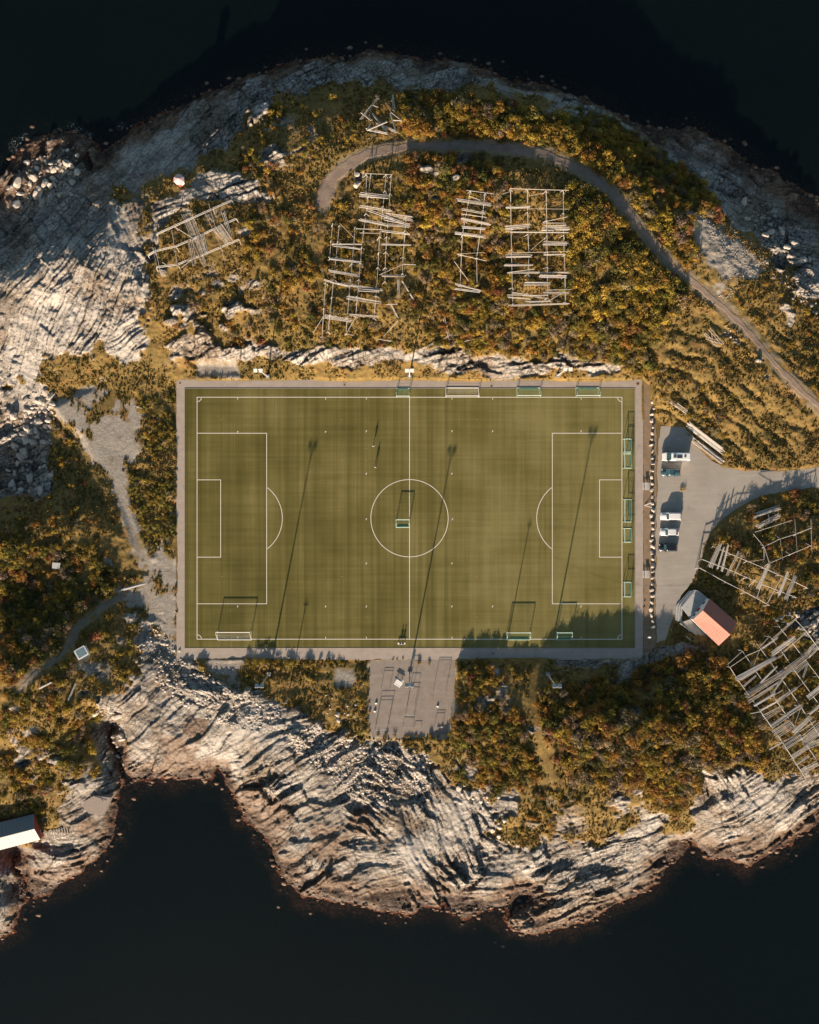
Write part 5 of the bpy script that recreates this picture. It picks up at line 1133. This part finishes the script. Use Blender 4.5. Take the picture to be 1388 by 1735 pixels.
# ------------------------------------------------------------------ vegetation
PAL = [(.23, .158, .028), (.082, .076, .020), (.27, .140, .030), (.22, .092, .040), (.34, .225, .036), (.21, .155, .095), (.165, .142, .030)]
PALN = ['olive-gold', 'dark green', 'orange', 'rust-red', 'yellow-gold', 'twiggy brown', 'green']
VZ = [  # name, polygon, density, rmin, rmax, palette weights
 ('on the slope between the north-west rocks and the racks', [(430,350),(530,345),(545,400),(545,600),(430,605),(330,600),(270,540),(330,500),(400,470)], .62, .5, 1.5, (2,2,3,1,1,2,1)),
 ('around the long ladder-like drying racks', [(545,330),(720,300),(760,330),(770,600),(640,610),(545,600)], .42, .4, 1.2, (3,2,2,.5,1,2,1)),
 ('in the thicket between the drying racks', [(690,260),(860,262),(870,330),(860,540),(770,600),(700,600),(700,450)], .80, .6, 1.7, (2,3,3,1,1,2,1)),
 ('below the wide four-rail drying rack', [(700,530),(960,525),(1080,540),(1080,615),(940,610),(860,608),(760,600)], .85, .7, 1.8, (3,3,3,.8,1,2,1)),
 ('under the wide four-rail drying rack', [(860,320),(965,320),(965,525),(860,525)], .35, .4, 1.0, (3,1,1,0,1,1,2)),
 ('in the tall thicket inside the curve of the footpath', [(960,300),(1000,318),(1040,345),(1075,390),(1110,435),(1150,470),(1160,500),(1120,560),(1095,640),(1060,615),(965,540)], .97, .9, 2.3, (4,3,.8,.2,3,.5,2)),
 ('between the footpath and the dark north shore', [(680,165),(760,160),(850,172),(930,195),(1000,190),(1060,215),(1130,270),(1190,310),(1240,370),(1180,360),(1170,400),(1190,450),(1150,455),(1100,400),(1060,345),(1000,295),(960,272),(930,250),(850,240),(760,238),(690,238)], .92, .8, 1.9, (2,2,2.5,.8,3,.8,1)),
 ('on the shaded northern slope', [(440,180),(520,165),(690,160),(690,225),(600,240),(520,290),(450,330),(400,290),(420,230)], .45, .4, 1.2, (2,3,1.5,.3,1,1,1)),
 ('beside the bend of the western footpath', [(520,300),(560,285),(560,250),(690,232),(620,230),(520,290),(500,340)], .4, .4, .9, (3,1,1,0,2,1,1)),
 ('on the grassy north-east slope', [(1100,600),(1140,480),(1250,560),(1388,720),(1388,790),(1240,788),(1170,720),(1110,680)], .05, .4, .9, (3,2,1,.6,1,1,1)),
 ('above the pole pile at the parking place', [(1110,610),(1160,620),(1230,700),(1250,780),(1200,760),(1170,715),(1112,690)], .6, .4, 1.1, (2,2,1.2,.6,.8,3,1)),
 ('on the eastern edge below the shingle bank', [(1240,480),(1300,470),(1388,520),(1388,680),(1330,610),(1250,530)], .22, .4, 1.0, (3,1,2,.6,1,1,1)),
 ('beside the western gravel yard', [(236,670),(295,665),(296,770),(250,770),(240,720)], .85, .5, 1.1, (4,2,.2,0,1,.6,4)),
 ('between gravel yard and pitch', [(218,800),(296,800),(297,880),(275,950),(245,930),(225,880)], .9, .5, 1.0, (4,2,.2,0,1,.5,5)),
 ('on the low western rise', [(90,690),(120,730),(150,830),(190,900),(170,950),(0,930),(0,860),(60,840),(90,800)], .4, .4, 1.1, (3,1,1.5,.5,1,1.5,1)),
 ('in the dark hollow of the western hill', [(0,925),(190,930),(200,1000),(170,1050),(140,1120),(0,1130)], .92, .7, 1.9, (2,4,1,.8,.6,1.4,1)),
 ('on the sunny shoulder of the western hill', [(0,1040),(120,1060),(130,1130),(100,1180),(160,1190),(180,1250),(160,1310),(100,1350),(60,1375),(0,1375)], .72, .6, 1.7, (3,1.5,1.8,.8,2,1.5,1)),
 ('beside the small hut on the western footpath', [(150,1040),(225,1030),(245,1080),(215,1150),(170,1170),(145,1140)], .6, .4, 1.3, (3,2,.8,.2,2,.8,2)),
 ('between the south path and the shore rocks', [(405,1120),(600,1120),(625,1150),(630,1250),(600,1250),(540,1225),(470,1190),(420,1165)], .30, .3, .8, (4,1,.4,0,1.4,.6,3)),
 ('around the gravel exercise yard', [(600,1150),(625,1150),(625,1250),(770,1252),(775,1290),(700,1268),(600,1252)], .8, .35, .9, (4,1.5,.8,0,1.4,.8,3)),
 ('in the bushes east of the exercise yard', [(770,1120),(830,1130),(870,1200),(900,1240),(920,1320),(860,1345),(790,1335),(760,1290)], .9, .6, 1.6, (2,2.5,2,.6,.8,1.6,1)),
 ('along the shaded southern bank of the pitch', [(770,1118),(900,1122),(895,1160),(830,1140)], .35, .4, 1.0, (4,1,.2,0,1,.5,3)),
 ('on the big bushy hill south of the pitch', [(925,1165),(975,1150),(1030,1140),(1090,1130),(1180,1100),(1240,1120),(1270,1180),(1300,1290),(1230,1300),(1195,1310),(1150,1380),(1060,1330),(990,1320),(940,1300),(915,1230),(910,1170)], .96, .8, 2.1, (2.5,2.5,3,1,1,1.6,.6)),
 ('on the slope down to the south-east shore', [(900,1320),(1000,1320),(1180,1310),(1180,1390),(1100,1370),(1060,1410),(960,1425),(870,1430),(860,1400),(900,1370)], .5, .5, 1.3, (3,2,1.8,.5,1,1.4,1)),
 ('around the eastern racks', [(1200,910),(1240,872),(1330,836),(1388,828),(1388,1030),(1300,1060),(1240,1010),(1195,990)], .62, .4, 1.4, (3,2,1.4,1,1.4,1.2,1)),
 ('between the red-roofed house and the big rack grid', [(1250,1000),(1340,1050),(1388,1090),(1388,1200),(1330,1150),(1270,1230),(1235,1130),(1265,1080)], .5, .4, 1.2, (3,2,1,.3,1.4,1,1)),
 ('under the vast south-east rack grid', [(1235,1110),(1388,1100),(1388,1290),(1310,1310),(1270,1200)], .5, .4, 1.0, (3,1.5,1.4,.2,1.4,1,1)),
]
def proto(seed, n, lobes, flat=.85, leaf=.15):
    r = np.random.default_rng(seed); C = []; 
    for i in range(lobes):
        a = r.uniform(0, 6.28); q = r.uniform(.1, .68) if i else 0; C.append((q * cos(a), q * sin(a), r.uniform(.25, .65) * flat, r.uniform(.26, .46)))
    C = np.array(C); k = r.integers(0, lobes, n); d = r.normal(size=(n, 3)); d[:, 2] = np.abs(d[:, 2]) * .9 - .15; d /= np.linalg.norm(d, axis=1)[:, None]
    P = C[k, :3] + d * C[k, 3:4] * r.uniform(.55, 1.12, (n, 1)); P[:, 2] = np.maximum(P[:, 2], .04)
    N = d + (0, 0, .35) + r.normal(size=(n, 3)) * .38; N /= np.linalg.norm(N, axis=1)[:, None]
    T = np.cross(N, r.normal(size=(n, 3))); T /= np.linalg.norm(T, axis=1)[:, None]; B = np.cross(N, T); s = leaf * r.uniform(.6, 1.35, (n, 1))
    V_ = np.stack([P - T * s * .6, P + B * s * .42 + N * s * .12, P + T * s * .7, P - B * s * .42 + N * s * .1], 1)
    return V_.reshape(-1, 3), r.uniform(.65, 1.3, n) * (1 + .5 * (k / max(1, lobes - 1) - .5))
PR = [proto(100 + i, (400, 340, 460)[i % 3], (6, 8, 10)[i % 3], .85, .115) for i in range(9)]
PR_S = [proto(200 + i, 130, 5, .7, .16) for i in range(5)]
cand = []
nz = len(VZ)
gxx, gyy = np.meshgrid(np.arange(-99, 99.5, .95), np.arange(-96, 106, .95)); cX = gxx.ravel() + RNG.uniform(-.5, .5, gxx.size) * .95; cY = gyy.ravel() + RNG.uniform(-.5, .5, gxx.size) * .95
cZ = gsample(HZ, cX, cY); cpx, cpy = PXY(cX, cY, cZ)
bad = np.maximum.reduce([gsample(F['rock'], cX, cY), gsample(F['gravel'], cX, cY), gsample(F['flat'], cX, cY)])
trd = np.full(cX.shape, 1e9)
for kk, (pts, wd) in TRAILS.items(): trd = np.minimum(trd, line_dist(cpx, cpy, pts) - float(np.mean(wd)) * .5 + (5 if kk == 's' else 0))
pn = fbm(cX / 9, cY / 9, 3, 500)
GAPS = [((1150,1050),(1175,1045),(1202,1078),(1188,1090)), ((1173,1050),(1202,1012),(1250,1055),(1218,1096)), ((1145,1040),(1175,995),(1205,1015),(1175,1060)), ((1165,1055),(1200,1085),(1185,1100),(1150,1065)), ((130,1085),(155,1085),(165,1115),(130,1118)), ((-10,1370),(80,1372),(80,1440),(-10,1440)), ((85,950),(108,950),(108,972),(85,972))]
hol = np.full(cX.shape, -1e9)
for gp in GAPS: hol = np.maximum(hol, poly_sdf(cpx, cpy, gp))
rr_ = RNG.random(cX.size)
for zi, (nm, poly, dn, r0, r1, pw) in enumerate(VZ):
    sd = poly_sdf(cpx, cpy, poly)
    ok = (sd + fbm(cX / 4, cY / 4, 3, 600 + zi) * 12 > 0) & (bad < .45) & (trd > 5) & (hol < 2) & (rr_ < dn * (.25 + .95 * sstep(.30, .58, vnoise(cX / 4.5, cY / 4.5, 640) + (.22 if dn > .75 else 0))) * (.62 if r1 > 1.2 else .9))
    bad = np.where(ok, 1, bad)
    for i in np.nonzero(ok)[0]:
        u = rnd.random(); r = (r0 + (r1 - r0) * u ** (1.2 if r1 > 1.5 else 1.8)) * 1.1; r = min(r, .35 + max(0, trd[i]) * S * .6 + .2)
        q = vnoise(np.array([cX[i] / 5]), np.array([cY[i] / 5]), 700)[0]
        w_ = list(pw); w_[int(q * 6.99)] *= 4.5; w_[1] *= (.45 if dn < .65 else .9); w_[3] *= .45; w_[2] *= .8; c = rnd.choices(range(7), w_)[0]
        cand.append((r, cX[i], cY[i], cZ[i], c, zi, cpx[i], cpy[i]))
# low weeds at the path edges that throw the spiky shadows
for x, y, r in ((420,1118,.7),(437,1120,.9),(455,1121,.9),(470,1120,.6),(490,1120,.9),(500,1122,.7),(521,1122,1.0),(528,1124,.8),(541,1121,.5),(556,1121,.5),(563,1121,.5),(577,1121,.6),(666,1117,.4),(673,1117,.35),(683,1117,.4),(709,1123,.7),(728,1124,.6),(810,1122,1.1),(822,1124,.9),(640,1244,.6),(655,1246,.7),(668,1246,.6),(690,1248,.7),(705,1247,.6),(717,1249,.5),(730,1246,.8),(742,1247,.6),(757,1246,.6),(627,1205,.6),(626,1190,.5),(1158,1044,.4),(1195,1098,1.3),(1205,1102,1.2),(1188,1092,.9),(1240,1078,.6),(1157,829,.7)):
    p = gpx(x, y); cand.append((r * (1.6 if x < 600 else 1.2), p.x, p.y, ground(p.x, p.y), 5 if x == 1195 or x == 1188 else 4 if x > 1000 else 0, 18 if x < 625 or x > 800 else 19, x, y))
cand.sort(key=lambda c: -c[0])
M_leafo = None
def mat_leaf(name, obj):
    t = NT(name); a = t.attr('tone').outputs['Color']
    if obj: oi = t.n('ShaderNodeObjectInfo'); a = t.mix(1.0, a, oi.outputs['Color'], 'MULTIPLY')
    t.fin(a, .75, .15)
    tr = t.n('ShaderNodeBsdfTranslucent'); t.l(a, tr.inputs[0]); mx = t.n('ShaderNodeMixShader'); mx.inputs[0].default_value = .25
    t.l(t.b.outputs[0], mx.inputs[1]); t.l(tr.outputs[0], mx.inputs[2]); t.l(mx.outputs[0], t.out.inputs[0]); return t.m
M_leafo = mat_leaf('shrub_leaves', True); M_leafm = mat_leaf('thicket_leaves', False); M_bark = simple('grey_brown_bark', (.12, .095, .075), .9)
LM = []
for V_, tn in PR:
    n = len(V_) // 4; me = bpy.data.meshes.new('foliage'); me.from_pydata(V_.tolist(), [], np.arange(n * 4).reshape(n, 4).tolist()); a = me.color_attributes.new('tone', 'FLOAT_COLOR', 'POINT')
    a.data.foreach_set('color', np.repeat(np.stack([tn, tn, tn, np.ones(n)], -1), 4, 0).ravel()); me.materials.append(M_leafo); LM.append(me)
sm = MB()
for i in range(6): a = i * 1.05; sm.bar((0, 0, -.1), (.45 * cos(a), .45 * sin(a), .6), .05, .02, 4); sm.bar((.3 * cos(a), .3 * sin(a), .38), (.5 * cos(a + .5), .5 * sin(a + .5), .75), .025, .01, 3)
stm = bpy.data.meshes.new('stem'); stm.from_pydata([tuple(v) for v in sm.v], [], sm.f); stm.materials.append(M_bark)
NI = 0; rest = []
szn = lambda r: 'large' if r > 1.6 else 'medium-sized' if r > 1.3 else 'small'
for r, x, y, z, c, zi, a, b in cand:
    if NI < 290 and 4 < a < 1384 and 4 < b < 1731:
        NI += 1; zc = np.array(VZ[zi][1], float); u_ = (a - zc[:, 0].min()) / np.ptp(zc[:, 0]); v_ = (b - zc[:, 1].min()) / np.ptp(zc[:, 1])
        qd = (('north' if v_ < .33 else 'south' if v_ > .67 else '') + ('-' if (v_ < .33 or v_ > .67) and (u_ < .33 or u_ > .67) else '') + ('west' if u_ < .33 else 'east' if u_ > .67 else '')) or 'middle'
        k = rnd.randrange(len(LM)); e = empty('shrub', (x, y, z), rnd.uniform(0, 6.28), '%s %s shrub %s, %s part' % (szn(r), PALN[c], VZ[zi][0], qd), 'shrub', 'shrubs ' + VZ[zi][0])
        e.scale = (r, r, r * rnd.uniform(.85, 1.2))
        f = bpy.data.objects.new('foliage', LM[k]); COL.objects.link(f); f.parent = e; q = rnd.uniform(.8, 1.25); f.color = (PAL[c][0] * q, PAL[c][1] * q * rnd.uniform(.9, 1.1), PAL[c][2] * q, 1)
        g_ = bpy.data.objects.new('stem', stm); COL.objects.link(g_); g_.parent = e
    else: rest.append((r, x, y, z, c))
VV, CC = [], []
for r, x, y, z, c in rest:
    V_, tn = (PR if r > .75 else PR_S)[rnd.randrange(9 if r > .75 else 5)]; th = rnd.uniform(0, 6.28); ct, sn = cos(th), sin(th)
    q = V_ * (r, r, r * rnd.uniform(.8, 1.15)); q = np.stack([q[:, 0] * ct - q[:, 1] * sn + x, q[:, 0] * sn + q[:, 1] * ct + y, q[:, 2] + z - .05], -1)
    m_ = rnd.uniform(.75, 1.25); col = np.array(PAL[c]) * m_ * (1, rnd.uniform(.9, 1.1), 1); VV.append(q.astype(np.float32)); t4 = np.repeat(tn, 4)[:, None]; CC.append(np.concatenate([t4 * col, np.ones_like(t4)], 1).astype(np.float32))
VV = np.concatenate(VV); CC = np.concatenate(CC); print('thicket', len(rest), len(VV) // 4)
tag(big_mesh('undergrowth', VV, np.arange(len(VV)).reshape(-1, 4), M_leafm, dict(tone=CC)), kind='stuff')
# grass tufts
n = 210000; tX = RNG.uniform(-99, 99, n); tY = RNG.uniform(-96, 106, n)
bad = np.maximum.reduce([gsample(F['rock'], tX, tY), gsample(F['gravel'], tX, tY) * .9, gsample(F['flat'], tX, tY), gsample(F['trail'], tX, tY)])
tZ = gsample(HZ, tX, tY); cs = gsample(F['csd'], tX, tY)
ok = (RNG.random(n) > bad * 1.25) & (fbm(tX / 3.5, tY / 3.5, 3, 800) + RNG.uniform(-.3, .3, n) > -.12) & (cs > 12) & (gsample(F['flat'], tX, tY) < .3); tX, tY, tZ = tX[ok], tY[ok], tZ[ok]; n = len(tX)
pr = fbm(tX / 8, tY / 8, 3, 801) + RNG.uniform(-.3, .3, n); gcol = np.where(pr[:, None] > .28, (.25, .158, .048), np.where(pr[:, None] > -.02, (.195, .125, .036), (.125, .096, .024))) * RNG.uniform(.7, 1.25, (n, 1))
GV = []; GC = []
for k in range(3):
    a = RNG.uniform(0, 6.28, n); s = RNG.uniform(.10, .26, n); h = RNG.uniform(.10, .32, n); lx, ly = RNG.uniform(-.2, .2, n), RNG.uniform(-.2, .2, n)
    ca, sa = np.cos(a) * s, np.sin(a) * s; ox_, oy_ = RNG.uniform(-.2, .2, n), RNG.uniform(-.2, .2, n); X_, Y_ = tX + ox_, tY + oy_; z_ = tZ - .03
    GV.append(np.stack([np.stack([X_ - ca, Y_ - sa, z_], -1), np.stack([X_ + ca, Y_ + sa, z_], -1), np.stack([X_ + ca * .5 + lx, Y_ + sa * .5 + ly, z_ + h], -1), np.stack([X_ - ca * .5 + lx, Y_ - sa * .5 + ly, z_ + h], -1)], 1).reshape(-1, 3))
    GC.append(np.repeat(np.concatenate([gcol, np.ones((n, 1))], 1), 4, 0))
GV = np.concatenate(GV); GC = np.concatenate(GC); print('grass', n)
tag(big_mesh('grass', GV, np.arange(len(GV)).reshape(-1, 4), M_leafm, dict(tone=GC)), kind='stuff')
